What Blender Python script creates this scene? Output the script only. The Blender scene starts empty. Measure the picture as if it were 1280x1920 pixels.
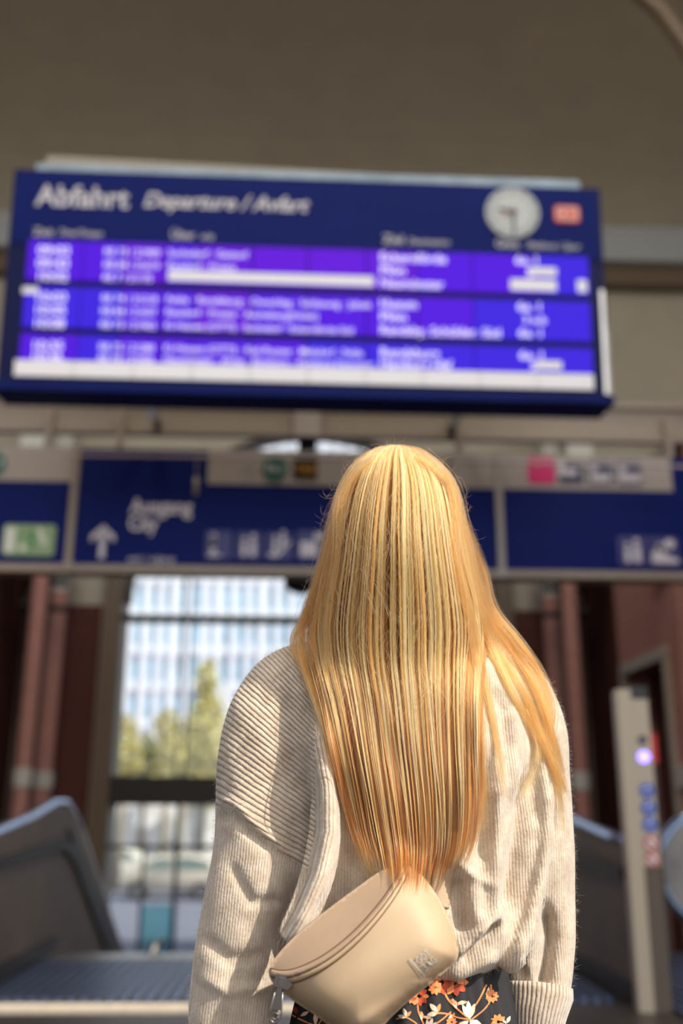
import bpy, bmesh, math, random
import numpy as np
from math import sin, cos, tan, atan2, pi, radians, sqrt, exp
from mathutils import Vector, Matrix
from mathutils.bvhtree import BVHTree

S = bpy.context.scene
COL = S.collection
random.seed(7)
rng = np.random.default_rng(11)

# ------------------------------------------------------------------ camera, world, sun, exposure
CAM = Vector((0, 0, 1.15))
FPX = 35 / 36 * 1920
MROT = (Matrix.Rotation(radians(-2), 3, 'Z') @ Matrix.Rotation(radians(90 + 16.6), 3, 'X') @ Matrix.Rotation(radians(0.3), 3, 'Z'))
cd = bpy.data.cameras.new('camera')
cam = bpy.data.objects.new('camera', cd); COL.objects.link(cam)
cd.sensor_fit = 'VERTICAL'; cd.sensor_height = 36; cd.sensor_width = 24; cd.lens = 35
cam.location = CAM; cam.rotation_euler = MROT.to_euler()
cd.clip_start = 0.05; cd.clip_end = 400
cd.dof.use_dof = True; cd.dof.focus_distance = 1.27; cd.dof.aperture_fstop = 2.2
S.camera = cam

W = bpy.data.worlds.new('world'); S.world = W; W.use_nodes = True
wn = W.node_tree; bg = wn.nodes['Background']
sky = wn.nodes.new('ShaderNodeTexSky'); sky.sky_type = 'NISHITA'; sky.sun_disc = False
sky.sun_elevation = radians(42); sky.sun_rotation = radians(145); sky.dust_density = 2.0
hs_ = wn.nodes.new('ShaderNodeHueSaturation'); hs_.inputs['Saturation'].default_value = 0.45
wn.links.new(sky.outputs[0], hs_.inputs['Color']); wn.links.new(hs_.outputs[0], bg.inputs[0]); bg.inputs[1].default_value = 0.26

SUN_AZ, SUN_EL = radians(52), radians(42)
tosun = Vector((sin(SUN_AZ) * cos(SUN_EL), -cos(SUN_AZ) * cos(SUN_EL), sin(SUN_EL)))
sl = bpy.data.lights.new('sun', 'SUN'); sl.energy = 6.6; sl.angle = radians(0.55); sl.color = (1.0, 0.92, 0.80)
so = bpy.data.objects.new('sun', sl); COL.objects.link(so); so.rotation_euler = tosun.to_track_quat('Z', 'Y').to_euler(); so.location = (8, -12, 14)

S.view_settings.view_transform = 'Standard'; S.view_settings.look = 'None'
S.view_settings.exposure = -0.35; S.view_settings.gamma = 1; S.view_settings.use_curve_mapping = False
S.cycles.use_denoising = True
try: S.cycles.denoiser = 'OPENIMAGEDENOISE'
except Exception: pass
S.cycles.max_bounces = 14; S.cycles.diffuse_bounces = 4; S.cycles.glossy_bounces = 10; S.cycles.transmission_bounces = 14
S.cycles.caustics_reflective = False; S.cycles.caustics_refractive = False
S.cycles.sample_clamp_indirect = 6

# unseen warm fill lamps added under the hall roof to brighten the interior
FILL_LAMPS = [(-3.2, 0.5, 17.6), (3.2, 0.5, 17.6), (-3.2, 7.0, 17.6), (3.2, 7.0, 17.6)]
def add_fill_lamp(loc):
    l = bpy.data.lights.new('fill_lamp_light', 'AREA'); l.shape = 'RECTANGLE'; l.size = 2.2; l.size_y = 2.2
    l.energy = 560; l.color = (1.0, 0.88, 0.74)
    o = bpy.data.objects.new('fill_lamp_light', l); COL.objects.link(o); o.location = loc
    return o

# ------------------------------------------------------------------ helpers
def at(px, py, Y):
    d = MROT @ Vector(((px - 640) / FPX, (960 - py) / FPX, -1))
    return CAM + d * (Y / d.y)

def px_of(P):
    q = MROT.transposed() @ (Vector(P) - CAM)
    return 640 + FPX * q.x / -q.z, 960 - FPX * q.y / -q.z

def tag(o, label=None, cat=None, group=None, kind=None):
    if label: o['label'] = label
    if cat: o['category'] = cat
    if group: o['group'] = group
    if kind: o['kind'] = kind
    return o

def empty(name, loc=(0, 0, 0), rz=0.0, label=None, cat=None, group=None):
    o = bpy.data.objects.new(name, None); COL.objects.link(o)
    o.location = loc; o.rotation_euler = (0, 0, rz); o.empty_display_size = 0.1
    return tag(o, label, cat, group)

class MB:
    def __init__(s): s.v = []; s.f = []; s.m = []; s.sm = []
    def add(s, vs, fs, mi=0, smooth=False):
        n = len(s.v); s.v.extend([tuple(v) for v in vs])
        for f in fs: s.f.append(tuple(i + n for i in f)); s.m.append(mi); s.sm.append(smooth)
        return s
    def box(s, x0, x1, y0, y1, z0, z1, mi=0, M=None):
        vs = [Vector(p) for p in ((x0,y0,z0),(x1,y0,z0),(x1,y1,z0),(x0,y1,z0),(x0,y0,z1),(x1,y0,z1),(x1,y1,z1),(x0,y1,z1))]
        if M is not None: vs = [M @ v for v in vs]
        return s.add(vs, [(0,3,2,1),(4,5,6,7),(0,1,5,4),(1,2,6,5),(2,3,7,6),(3,0,4,7)], mi)
    def prism(s, pts, a, b, axis='y', mi=0, M=None):
        # pts 2D outline; extruded from a to b along axis
        n = len(pts)
        def P(p, t):
            v = {'y': (p[0], t, p[1]), 'x': (t, p[0], p[1]), 'z': (p[0], p[1], t)}[axis]
            v = Vector(v); return M @ v if M is not None else v
        vs = [P(p, a) for p in pts] + [P(p, b) for p in pts]
        fs = [tuple(range(n))[::-1], tuple(range(n, 2 * n))] + [(i, (i + 1) % n, n + (i + 1) % n, n + i) for i in range(n)]
        return s.add(vs, fs, mi)
    def tube(s, path, r, seg=10, mi=0, cap=True, smooth=True, flat=None):
        path = [Vector(p) for p in path]; n = len(path)
        rs = r if isinstance(r, (list, tuple)) else [r] * n
        rings = []; up = None
        for i, p in enumerate(path):
            t = (path[min(i + 1, n - 1)] - path[max(i - 1, 0)]).normalized()
            if up is None:
                up = Vector((0, 0, 1)) if abs(t.z) < 0.9 else Vector((0, 1, 0))
            u = (up - t * up.dot(t)).normalized(); w = t.cross(u).normalized(); up = u
            fl = flat or 1.0
            rings.append([p + (u * cos(2 * pi * k / seg) * fl + w * sin(2 * pi * k / seg)) * rs[i] for k in range(seg)])
        vs = [v for rg in rings for v in rg]; fs = []
        for i in range(n - 1):
            for k in range(seg):
                a, b = i * seg + k, i * seg + (k + 1) % seg
                fs.append((a, b, b + seg, a + seg))
        if cap: fs += [tuple(range(seg))[::-1], tuple(range((n - 1) * seg, n * seg))]
        return s.add(vs, fs, mi, smooth)
    def cyl(s, c, r, h, seg=24, mi=0, axis='z', r2=None, smooth=True):
        r2 = r if r2 is None else r2; c = Vector(c)
        ax = {'z': (Vector((1,0,0)), Vector((0,1,0)), Vector((0,0,1))), 'y': (Vector((1,0,0)), Vector((0,0,-1)), Vector((0,1,0))), 'x': (Vector((0,1,0)), Vector((0,0,1)), Vector((1,0,0)))}[axis]
        vs = [c + (ax[0] * cos(2*pi*k/seg) + ax[1] * sin(2*pi*k/seg)) * r for k in range(seg)]
        vs += [c + ax[2] * h + (ax[0] * cos(2*pi*k/seg) + ax[1] * sin(2*pi*k/seg)) * r2 for k in range(seg)]
        s.add(vs, [(k, (k+1)%seg, seg+(k+1)%seg, seg+k) for k in range(seg)], mi, smooth)
        return s.add(vs, [tuple(range(seg))[::-1], tuple(range(seg, 2*seg))], mi)
    def loft(s, rings, mi=0, smooth=True, cap=True):
        n = len(rings[0]); vs = [v for r in rings for v in r]; fs = []
        for i in range(len(rings) - 1):
            for k in range(n):
                a, b = i * n + k, i * n + (k + 1) % n
                fs.append((a, b, b + n, a + n))
        if cap: fs += [tuple(range(n))[::-1], tuple(range((len(rings)-1)*n, len(rings)*n))]
        return s.add(vs, fs, mi, smooth)
    def build(s, name, mats, parent=None, loc=None):
        me = bpy.data.meshes.new(name)
        me.from_pydata(s.v, [], s.f)
        if not isinstance(mats, (list, tuple)): mats = [mats]
        for m in mats: me.materials.append(m)
        me.polygons.foreach_set('material_index', s.m); me.polygons.foreach_set('use_smooth', s.sm)
        me.update()
        o = bpy.data.objects.new(name, me); COL.objects.link(o)
        if parent is not None: o.parent = parent
        if loc is not None: o.location = loc
        return o

def copy_tree(o, parent=None):
    c = o.copy(); COL.objects.link(c); c.parent = parent
    for ch in list(o.children): copy_tree(ch, c)
    return c

def struct(name, mb, mats):
    return tag(mb.build(name, mats), kind='structure')

# ------------------------------------------------------------------ materials
def mat(name, color=(0.5,0.5,0.5), rough=0.6, metal=0.0, noise=0.0, nscale=20.0, bump=0.0, bscale=60.0, emit=None, estr=1.0, spec=None, coat=0.0, aniso=0.0, trans=0.0, alpha=1.0, sheen=0.0):
    m = bpy.data.materials.new(name); m.use_nodes = True
    nt = m.node_tree; b = nt.nodes['Principled BSDF']
    b.inputs['Base Color'].default_value = (*color, 1); b.inputs['Roughness'].default_value = rough
    b.inputs['Metallic'].default_value = metal
    if spec is not None: b.inputs['Specular IOR Level'].default_value = spec
    if coat: b.inputs['Coat Weight'].default_value = coat
    if sheen: b.inputs['Sheen Weight'].default_value = sheen
    if trans: b.inputs['Transmission Weight'].default_value = trans
    if alpha < 1: b.inputs['Alpha'].default_value = alpha
    tc = nt.nodes.new('ShaderNodeTexCoord')
    if noise:
        n = nt.nodes.new('ShaderNodeTexNoise'); n.inputs['Scale'].default_value = nscale; n.inputs['Detail'].default_value = 5
        nt.links.new(tc.outputs['Object'], n.inputs['Vector'])
        r = nt.nodes.new('ShaderNodeValToRGB')
        r.color_ramp.elements[0].position = 0.3; r.color_ramp.elements[1].position = 0.7
        r.color_ramp.elements[0].color = (*[c * (1 - noise) for c in color], 1)
        r.color_ramp.elements[1].color = (*[min(1, c * (1 + noise)) for c in color], 1)
        nt.links.new(n.outputs[0], r.inputs[0]); nt.links.new(r.outputs[0], b.inputs['Base Color'])
    if bump:
        n2 = nt.nodes.new('ShaderNodeTexNoise'); n2.inputs['Scale'].default_value = bscale; n2.inputs['Detail'].default_value = 4
        nt.links.new(tc.outputs['Object'], n2.inputs['Vector'])
        bp = nt.nodes.new('ShaderNodeBump'); bp.inputs['Strength'].default_value = bump; bp.inputs['Distance'].default_value = 0.01
        nt.links.new(n2.outputs[0], bp.inputs['Height']); nt.links.new(bp.outputs[0], b.inputs['Normal'])
    if emit:
        b.inputs['Emission Color'].default_value = (*emit, 1); b.inputs['Emission Strength'].default_value = estr
    return m

def brick_mat(name, c1, c2, mortar, vertical='x'):
    m = mat(name, c1, 0.85); nt = m.node_tree; b = nt.nodes['Principled BSDF']
    tc = nt.nodes.new('ShaderNodeTexCoord'); mp = nt.nodes.new('ShaderNodeMapping')
    mp.inputs['Rotation'].default_value = (radians(90), 0, 0) if vertical == 'x' else (radians(90), 0, radians(90))
    sx = nt.nodes.new('ShaderNodeSeparateXYZ'); cx = nt.nodes.new('ShaderNodeCombineXYZ')
    ad = nt.nodes.new('ShaderNodeMath'); ad.operation = 'ADD'
    nt.links.new(tc.outputs['Object'], sx.inputs[0]); nt.links.new(sx.outputs[0], ad.inputs[0]); nt.links.new(sx.outputs[1], ad.inputs[1])
    nt.links.new(ad.outputs[0], cx.inputs[0]); nt.links.new(sx.outputs[2], cx.inputs[1])
    br = nt.nodes.new('ShaderNodeTexBrick'); br.inputs['Scale'].default_value = 1.0
    br.inputs['Color1'].default_value = (*c1, 1); br.inputs['Color2'].default_value = (*c2, 1); br.inputs['Mortar'].default_value = (*mortar, 1)
    br.inputs['Brick Width'].default_value = 0.24; br.inputs['Row Height'].default_value = 0.08; br.inputs['Mortar Size'].default_value = 0.008
    nt.links.new(cx.outputs[0], br.inputs['Vector']); nt.links.new(br.outputs[0], b.inputs['Base Color'])
    return m

def emis(name, color, strength=1.0):
    return mat(name, color, 0.5, emit=color, estr=strength)

M = {}
M['plaster'] = mat('warm_grey_plaster', (0.46, 0.42, 0.35), 0.9, noise=0.05, nscale=1.5, bump=0.15, bscale=40)
M['plaster_light'] = mat('light_plaster', (0.52, 0.49, 0.43), 0.9, noise=0.05, nscale=2)
M['cornice'] = mat('blue_grey_paint', (0.42, 0.46, 0.50), 0.6, noise=0.04)
M['brick_pink'] = brick_mat('pink_brick', (0.50, 0.23, 0.20), (0.56, 0.27, 0.24), (0.42, 0.27, 0.24))
M['brick_shaded'] = brick_mat('shaded_red_brick', (0.085, 0.022, 0.016), (0.11, 0.028, 0.020), (0.06, 0.025, 0.02))  # shade on flank and recesses put into the brick colour
M['stone'] = mat('pale_stone', (0.62, 0.62, 0.58), 0.7, noise=0.08)
M['brown_frame'] = mat('brown_window_frame', (0.16, 0.115, 0.075), 0.5, noise=0.1)
M['iron'] = mat('dark_iron', (0.025, 0.022, 0.02), 0.5, noise=0.2)
M['grey_metal'] = mat('grey_brown_metal', (0.135, 0.108, 0.082), 0.5, metal=0.0, spec=0.25, noise=0.2, nscale=2)
M['steel'] = mat('brushed_steel', (0.62, 0.60, 0.56), 0.3, metal=1.0, noise=0.08, nscale=5)
M['handrail'] = mat('sky_tinted_handrail', (0.35, 0.45, 0.65), 0.22, metal=0.9)  # sky reflection on the rails put into the base colour as blue
M['navy'] = mat('navy_sign_enamel', (0.005, 0.016, 0.155), 0.55, noise=0.06, nscale=2, spec=0.12)
M['navy_dark'] = mat('dark_navy_casing', (0.005, 0.008, 0.075), 0.5, noise=0.1, spec=0.2)
M['sign_grey'] = mat('grey_sign_panel', (0.50, 0.47, 0.43), 0.6, noise=0.04)
M['rail_beige'] = mat('beige_rail', (0.40, 0.35, 0.28), 0.5, noise=0.06)
M['white'] = mat('white_lettering', (0.80, 0.78, 0.80), 0.5, noise=0.02)
M['dark'] = mat('black_plastic', (0.015, 0.014, 0.014), 0.4)
M['floor'] = mat('dark_stone_floor', (0.045, 0.038, 0.034), 0.4, noise=0.2, nscale=4, bump=0.05, spec=0.3)
M['street'] = mat('pale_paving', (0.20, 0.21, 0.27), 0.8, noise=0.08, nscale=0.6)
M['glass'] = mat('window_glass', (0.9, 0.95, 0.97), 0.03, trans=1.0)

# ------------------------------------------------------------------ the hall
HX = 5.25          # side wall
FY = 20.0          # end wall
RZ = 18.0          # roof height
struct('floor', MB().box(-12, 12, -14, 8.86, -0.3, 0.0), M['floor'])
# lower level floor beyond the landing
struct('floor_lower', MB().box(-12, 12, 13.3, FY + 0.6, -2.75, -2.6), M['floor'])
struct('floor_sunlit_strip', MB().box(-2.0, 0.8, 6.42, 6.70, 0.0, 0.010), mat('painted_sun_strip', (0.62, 0.55, 0.44), 0.6, noise=0.15, nscale=14))  # sunlit band of the floor put into the colour as a pale strip
struct('floor_edge', MB().box(-2.0, 2.0, 8.60, 8.88, 0.0, 0.012), M['steel'])
# stairs between the escalators
st = MB()
for k in range(15):
    st.box(-1.95, 1.95, 8.88 + k * 0.30, 8.88 + (k + 1) * 0.30 + 0.02, -2.75, -0.173 * (k + 1))
tag(st.build('staircase', M['floor']), 'dark stone stairs dropping from the landing to the street doors', 'stairs')

# roof with one narrow skylight gap that lets the floor stripe of sun through
UX = 18.0          # upper hall half width
struct('ceiling', MB().box(-UX, UX, -9.6, -5.98, RZ, RZ + 0.3).box(-UX, UX, -5.55, 9.6, RZ, RZ + 0.3), M['plaster'])
vt = MB(); vp = []
for k in range(21):
    a = radians(90 * k / 20); vp.append((9.5 + (FY + 0.3 - 9.5) * sin(a), 13.6 + (RZ - 13.6) * cos(a)))
outp = [(y + 0.15, z + 0.3) for y, z in vp]
for i in range(20):
    vt.prism([vp[i], vp[i + 1], outp[i + 1], outp[i]], -UX, UX, 'x')
struct('ceiling_vault', vt, M['plaster'])

# end wall with arched window opening
def arch_pts(r, zs, n=28, x0=0.0):
    return [(x0 + r * cos(pi * k / n), zs + r * sin(pi * k / n)) for k in range(n + 1)]
AR, AZ, AX = 3.79, 5.13, 0.07
ew = MB()
def end_wall(y0, y1):
    pts = arch_pts(AR, AZ, 40, AX)          # right to left
    half = pts[:21]
    poly_r = [(AX + AR, -2.75), (UX, -2.75), (UX, 13.8), (AX, 13.8)] + [p for p in reversed(half)]
    poly_l = [(2 * AX - x, z) for x, z in poly_r][::-1]
    ew.prism(poly_r, y0, y1, 'y'); ew.prism(poly_l, y0, y1, 'y')
end_wall(FY, FY + 0.5)
struct('wall_front', ew, M['plaster'])
# side walls: brick bays, recesses in shade-coloured brick, columns
for sgn, nm in ((-1, 'left'), (1, 'right')):
    w = MB()
    X0, X1 = sorted((sgn * HX, sgn * (HX + 0.5)))
    w.box(X0, X1, 11.6, 13.0, -2.75, 6.2, 0)
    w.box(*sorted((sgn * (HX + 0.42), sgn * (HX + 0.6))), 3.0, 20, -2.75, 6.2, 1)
    # near bay with door opening
    w.box(X0, X1, 13.75, 14.35, -2.75, 5.9, 0)
    w.box(X0, X1, 14.35, 16.3, 3.35, 5.9, 0)
    w.box(X0, X1, 16.3, 16.55, -2.75, 5.9, 0)
    w.box(X0, X1, 3.0, 11.0, -0.0, 6.2, 0)
    # plaster vault springing above the bays
    w.box(*sorted((sgn * HX, sgn * UX)), 3.0, 20, 6.2, 6.4, 2)
    w.box(*sorted((sgn * UX, sgn * (UX + 0.4))), 3.0, 20, -2.75, RZ, 2)
    struct('wall_' + nm, w, [M['brick_pink'], M['brick_shaded'], M['plaster']])
    # end-wall flank in shade-coloured brick and brown jamb
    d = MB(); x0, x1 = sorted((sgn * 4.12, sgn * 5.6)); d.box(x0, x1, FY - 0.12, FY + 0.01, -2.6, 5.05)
    struct('wall_flank_' + nm, d, M['brick_shaded'])
    j = MB(); x0, x1 = sorted((AX + sgn * 3.78, AX + sgn * 4.12)); j.box(x0, x1, FY - 0.22, FY - 0.02, -2.6, 5.9)
    struct('trim_1' if sgn < 0 else 'trim_2', j, M['brown_frame'])
    dd = MB(); x0, x1 = sorted((sgn * (HX - 0.06), sgn * (HX + 0.02)))
    dd.box(x0, x1, 14.25, 16.4, 3.28, 3.45).box(x0, x1, 14.25, 14.37, -2.6, 3.3).box(x0, x1, 16.28, 16.4, -2.6, 3.3)
    struct('door_1' if sgn < 0 else 'door_2', dd, M['rail_beige'])
    bb = MB(); x0, x1 = sorted((sgn * (HX - 0.05), sgn * (HX + 0.1)))
    bb.box(x0, x1, 13.7, 14.4, 1.45, 1.75); struct('trim_3' if sgn < 0 else 'trim_4', bb, M['stone'])

def brick_column(x, y, r, label):
    root = empty('brick_column', (x, y, -2.6), 0, label, 'column', 'brick columns along the hall')
    MB().cyl((0, 0, 0), r, 8.0, 32).build('shaft', M['brick_pink'], root)
    MB().cyl((0, 0, 4.08), r * 1.12, 0.30, 32).build('band', M['stone'], root)
    MB().cyl((0, 0, 7.75), r * 1.0, 0.4, 32, r2=r * 1.5).box(-r*1.6, r*1.6, -r*1.6, r*1.6, 8.15, 8.45).build('capital', M['stone'], root)
    return root
for sgn, w_ in ((-1, 'left'), (1, 'right')):
    side = 'left of the window' if sgn < 0 else 'right of the window'
    brick_column(sgn * 4.86, 19.2, 0.21, 'slim round brick column with pale band nearest the big window, ' + ('on its left' if sgn < 0 else 'on its right'))
    brick_column(sgn * 4.76, 17.6, 0.14, 'slim round brick column second from the big window, ' + ('on the left side' if sgn < 0 else 'on the right side'))
    ti = MB()
    for z in (4.62, 5.12):
        ti.box(*sorted((sgn * 4.45, sgn * 5.2)), 18.28, 18.42, z, z + 0.10)
        ti.box(*sorted((sgn * 4.98, sgn * 5.12)), 17.75, 18.9, z, z + 0.08)
    ti.box(*sorted((sgn * 4.76, sgn * 4.88)), 18.2, 18.36, -2.6, 5.9)
    tag(ti.build('iron_brace', M['iron']), 'black iron cross ties and downpipe between brick columns ' + side, 'brace')
# pale piers over the columns
for sgn in (-1, 1):
    q = MB(); x0, x1 = sorted((sgn * 4.78, sgn * 5.25)); q.box(x0, x1, 17.2, 17.9, 5.9, 9.0).box(x0, x1, 19.0, 19.6, 5.9, 9.0)
    struct('trim_5' if sgn < 0 else 'trim_6', q, M['stone'])
# black iron consoles on the right brick wall
for z, lab in ((4.55, 'lower'), (5.2, 'upper')):
    c = MB(); c.prism([(HX + 0.0, z), (HX - 0.32, z + 0.16), (HX - 0.32, z + 0.22), (HX, z + 0.24)], 13.85, 14.3, 'y')
    tag(c.build('iron_console', M['iron']), lab + ' black iron console on the right brick wall above the door', 'bracket')

# cornice behind the board
struct('beam_1', MB().box(-UX, UX, FY - 0.6, FY + 0.1, 12.9, 13.75), M['cornice'])
struct('beam_2', MB().box(-UX, UX, FY - 0.35, FY + 0.1, 12.45, 12.9), M['brown_frame'])

# curved timber rib high on the right
rb = MB(); path = [Vector((-3.6, 12.6, 17.9)), Vector((0, 12.6, 17.3)), Vector((2.6, 12.6, 16.2))] + [at(a_, b_, 12.6) for a_, b_ in ((1100, -120), (1190, -22), (1240, 22), (1290, 90))] + [Vector((6.5, 12.6, 10.8)), Vector((6.9, 12.6, 8.5)), Vector((7.0, 12.6, 6.4))]
rb.tube(path, 0.14, 8)
tag(rb.build('roof_rib', M['brown_frame']), 'curved brown timber rib under the ceiling, top right corner', 'roof rib')

# housings for the added fill lamps
for i, loc in enumerate(FILL_LAMPS):
    root = empty('fill_lamp', loc, 0, 'square warm ceiling lamp high under the hall roof', 'lamp', 'warm ceiling lamps under the hall roof')
    MB().box(-1.15, 1.15, -1.15, 1.15, 0.03, 0.3).build('housing', M['rail_beige'], root)
    o = add_fill_lamp((0, 0, 0)); o.parent = root

# ------------------------------------------------------------------ big arched window
win = MB()
def bar(x0, x1, z0, z1, y0=FY + 0.12, y1=FY + 0.26, mi=0): win.box(x0, x1, y0, y1, z0, z1, mi)
arc_out = arch_pts(AR, AZ, 40, AX); arc_in = arch_pts(AR - 0.14, AZ, 40, AX)
for k in range(40):
    win.prism([arc_out[k], arc_out[k + 1], arc_in[k + 1], arc_in[k]], FY + 0.08, FY + 0.3, 'y')
bar(AX - AR, AX - AR + 0.10, -2.6, AZ, mi=1); bar(AX + AR - 0.10, AX + AR, -2.6, AZ, mi=1)
bar(AX - AR, AX + AR, 4.76, 4.92)                       # transom
bar(AX - AR, AX + AR, 1.20, 1.74, FY + 0.0, FY + 0.4)   # door canopy band
bar(AX - AR, AX + AR, 0.40, 0.47)
for x in (-2.42, 0.04, 2.5): bar(x - 0.03, x + 0.03, -2.6, 1.2)
for x in (-2.52, -2.33, 0.0, 2.4, 2.58): bar(x - 0.02, x + 0.02, 1.7, AZ + sqrt(max(0, (AR-0.1)**2 - (x - AX)**2)), FY + 0.15, FY + 0.20)
wo = struct('window_1', win, [M['iron'], M['cornice']])
gl = MB(); gp = [(AX - AR + 0.05, -2.55)] + [(AX + AR - 0.05, -2.55)] + arch_pts(AR - 0.05, AZ, 40, AX)
gl.prism(gp, FY + 0.17, FY + 0.178, 'y')
g = gl.build('pane', M['glass'], wo)
# tinted glass entrance doors (left leaf seen past the balustrade)
tint = mat('teal_tinted_glass', (0.25, 0.62, 0.68), 0.05, trans=1.0)
for x0 in (-3.30, -2.36):
    pass
dl = MB().box(-3.02, -2.44, FY + 0.30, FY + 0.31, -1.5, -0.6)
dw = struct('door_3', MB().box(-3.08, -3.02, FY+0.28, FY+0.34, -2.6, 0.4).box(-2.44, -2.38, FY+0.28, FY+0.34, -2.6, 0.4).box(-3.02, -2.44, FY+0.28, FY+0.34, -1.62, -1.5), M['iron'])
dl.build('door_glass', tint, dw)

# ------------------------------------------------------------------ outside
struct('street', MB().box(-60, 60, FY + 0.6, 140, -2.8, -2.6), M['street'])
# glass office block
def facade():
    root = empty('office_building', (0, 96, -2.6), 0, 'glass office block with pale fins and blue panes beyond the arched window', 'building')
    fin = mat('white_fins', (0.72, 0.72, 0.78), 0.5); slab = mat('purple_grey_spandrel', (0.34, 0.32, 0.42), 0.5)
    blue = mat('blue_facade_glass', (0.36, 0.56, 0.70), 0.3, noise=0.35, nscale=0.35, spec=0.5)
    white = mat('white_panels', (0.66, 0.72, 0.78), 0.5)
    MB().box(-26, 26, 0.6, 12, 0, 46).build('wall', blue, root)
    m = MB()
    for k in range(-18, 19):
        x = k * 1.42
        m.box(x - 0.30 - 0.16 * (k % 3 == 0), x + 0.30 + 0.1 * (k % 4 == 1), 0.1, 0.62, 3.4, 46)
    m.build('facade_fins', fin, root)
    s = MB(); p2 = MB()
    for k in range(12):
        z = 3.6 + k * 3.5
        s.box(-26, 26, 0.35, 0.66, z, z + 0.42); p2.box(-26, 26, 0.3, 0.64, z + 0.42, z + 1.25)
    s.build('floor_bands', slab, root); p2.build('parapet_panels', white, root)
    return root
facade()

# trees
leaf_y = mat('yellow_green_leaves', (0.62, 0.56, 0.22), 0.7, noise=0.4, nscale=3)
leaf_g = mat('olive_leaves', (0.34, 0.34, 0.14), 0.7, noise=0.4, nscale=3)
bark = mat('pale_bark', (0.30, 0.26, 0.20), 0.8, noise=0.2)
def tree(x, y, h, lobes, leaf, label, name='street_tree', group=None, n=650):
    root = empty(name, (x, y, -2.6), 0, label, 'tree', group)
    MB().tube([(0, 0, 0), (0.1, 0, h * 0.4), (0, 0, h * 0.8)], [0.22, 0.16, 0.05], 8).build('trunk', bark, root)
    m = MB()
    for (cx, cz, rx, rz) in lobes:
        for _ in range(int(n * rx * rz / 2) + 60):
            while True:
                p = Vector((random.uniform(-1, 1), random.uniform(-1, 1), random.uniform(-1, 1)))
                if 0.3 < p.length < 1: break
            c = Vector((cx + p.x * rx, p.y * rx, cz + p.z * rz)); s_ = random.uniform(0.10, 0.22)
            R_ = Matrix.Rotation(random.uniform(0, 6.28), 3, Vector((random.random()-.5, random.random()-.5, random.random()-.5)).normalized())
            m.add([c + R_ @ Vector(q) * s_ for q in ((-1,0,0),(0,-0.6,0.1),(1,0,0),(0,0.6,0.1))], [(0,1,2,3)])
    m.build('crown', leaf, root)
    return root
def gx(px, Y): return at(px, 1500, Y).x
tree(gx(376, 55), 55.5, 12.2, [(0, 10.3, 0.65, 1.5), (0, 8.2, 1.15, 1.6), (0.7, 7.0, 1.7, 1.0), (-0.6, 6.9, 1.1, 1.2), (0.2, 5.2, 1.3, 1.6), (1.8, 6.2, 1.0, 1.0)], leaf_y, 'tall pointed yellow-green tree in front of the glass office block')
for px_, Y_, h_, lf in ((226, 50, 8.3, leaf_y), (266, 59, 8.0, leaf_g), (308, 50, 8.6, leaf_y), (340, 61, 8.2, leaf_g), (450, 60, 9.0, leaf_g), (520, 52, 8.6, leaf_y), (905, 54, 8.8, leaf_g)):
    lab = {226: 'small yellow tree at the left jamb of the arched window', 266: 'low olive tree second from the left window jamb',
           308: 'yellow bushy tree just left of the window mullion', 340: 'olive bushy tree beneath the tall pointed tree',
           450: 'olive tree right of the tall tree, beside the sweater shoulder', 520: 'yellow tree mostly hidden behind the woman',
           905: 'olive tree behind the woman at the right jamb of the window'}[px_]
    tree(gx(px_, Y_), Y_, h_, [(0, h_ - 1.0, 0.7, 0.9), (0.25, h_ - 2.2, 0.85, 0.9), (-0.2, h_ - 3.3, 0.7, 0.7)], lf, lab, 'street_tree', 'small trees across the street')
# hedge-green shop front strip and blue awning
shop = empty('shop_front', (0, 64, -2.6), 0, 'low pavilion with green fascia and blue-white awning across the street', 'kiosk')
MB().box(-13, 6, 0, 3, 7.1, 7.6).build('fascia', mat('green_fascia', (0.10, 0.34, 0.26), 0.5), shop)
MB().box(-13, 6, -0.6, 0.1, 6.1, 6.95).build('awning', mat('pale_blue_awning', (0.40, 0.52, 0.80), 0.6, noise=0.5, nscale=0.5), shop)
MB().box(-13, 6, 0.2, 3, 0, 7.1).build('wall', mat('pale_shop_wall', (0.85, 0.80, 0.72), 0.7, noise=0.35, nscale=1.2), shop)
MB().box(gx(412, 64) - 0.2, gx(412, 64) + 0.3, -1.2, -0.9, 0.0, 11.0).build('post', M['stone'], shop)

# bicycles and passers-by reflections are replaced by a row of parked bikes
def bicycle(x, y, rz, c, label):
    root = empty('bicycle', (x, y, -2.6), rz, label, 'bicycle', 'parked bicycles across the street')
    fr = mat('bike_paint', c, 0.3)
    for wx in (-0.52, 0.52):
        MB().tube([(wx + 0.34 * cos(2*pi*k/24), 0, 0.36 + 0.34 * sin(2*pi*k/24)) for k in range(25)], 0.03, 6, cap=False).build('wheel', M['dark'], root)
    MB().tube([(-0.52, 0, 0.36), (-0.1, 0, 0.34), (0.40, 0, 0.85), (-0.18, 0, 0.85), (-0.52, 0, 0.36)], 0.035, 6).tube([(-0.1, 0, 0.34), (-0.2, 0, 0.98)], 0.03, 6).tube([(0.52, 0, 0.36), (0.38, 0, 1.02)], 0.03, 6).build('frame', fr, root)
    MB().box(-0.32, -0.08, -0.07, 0.07, 0.96, 1.03).build('saddle', M['dark'], root)
    MB().tube([(0.33, -0.26, 1.05), (0.40, 0, 1.04), (0.33, 0.26, 1.05)], 0.02, 6).build('handlebar', M['steel'], root)
    return root
bc = [((0.7,0.7,0.7),'silver'),((0.7,0.15,0.1),'red'),((0.1,0.35,0.4),'teal'),((0.75,0.7,0.6),'cream')]
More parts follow.
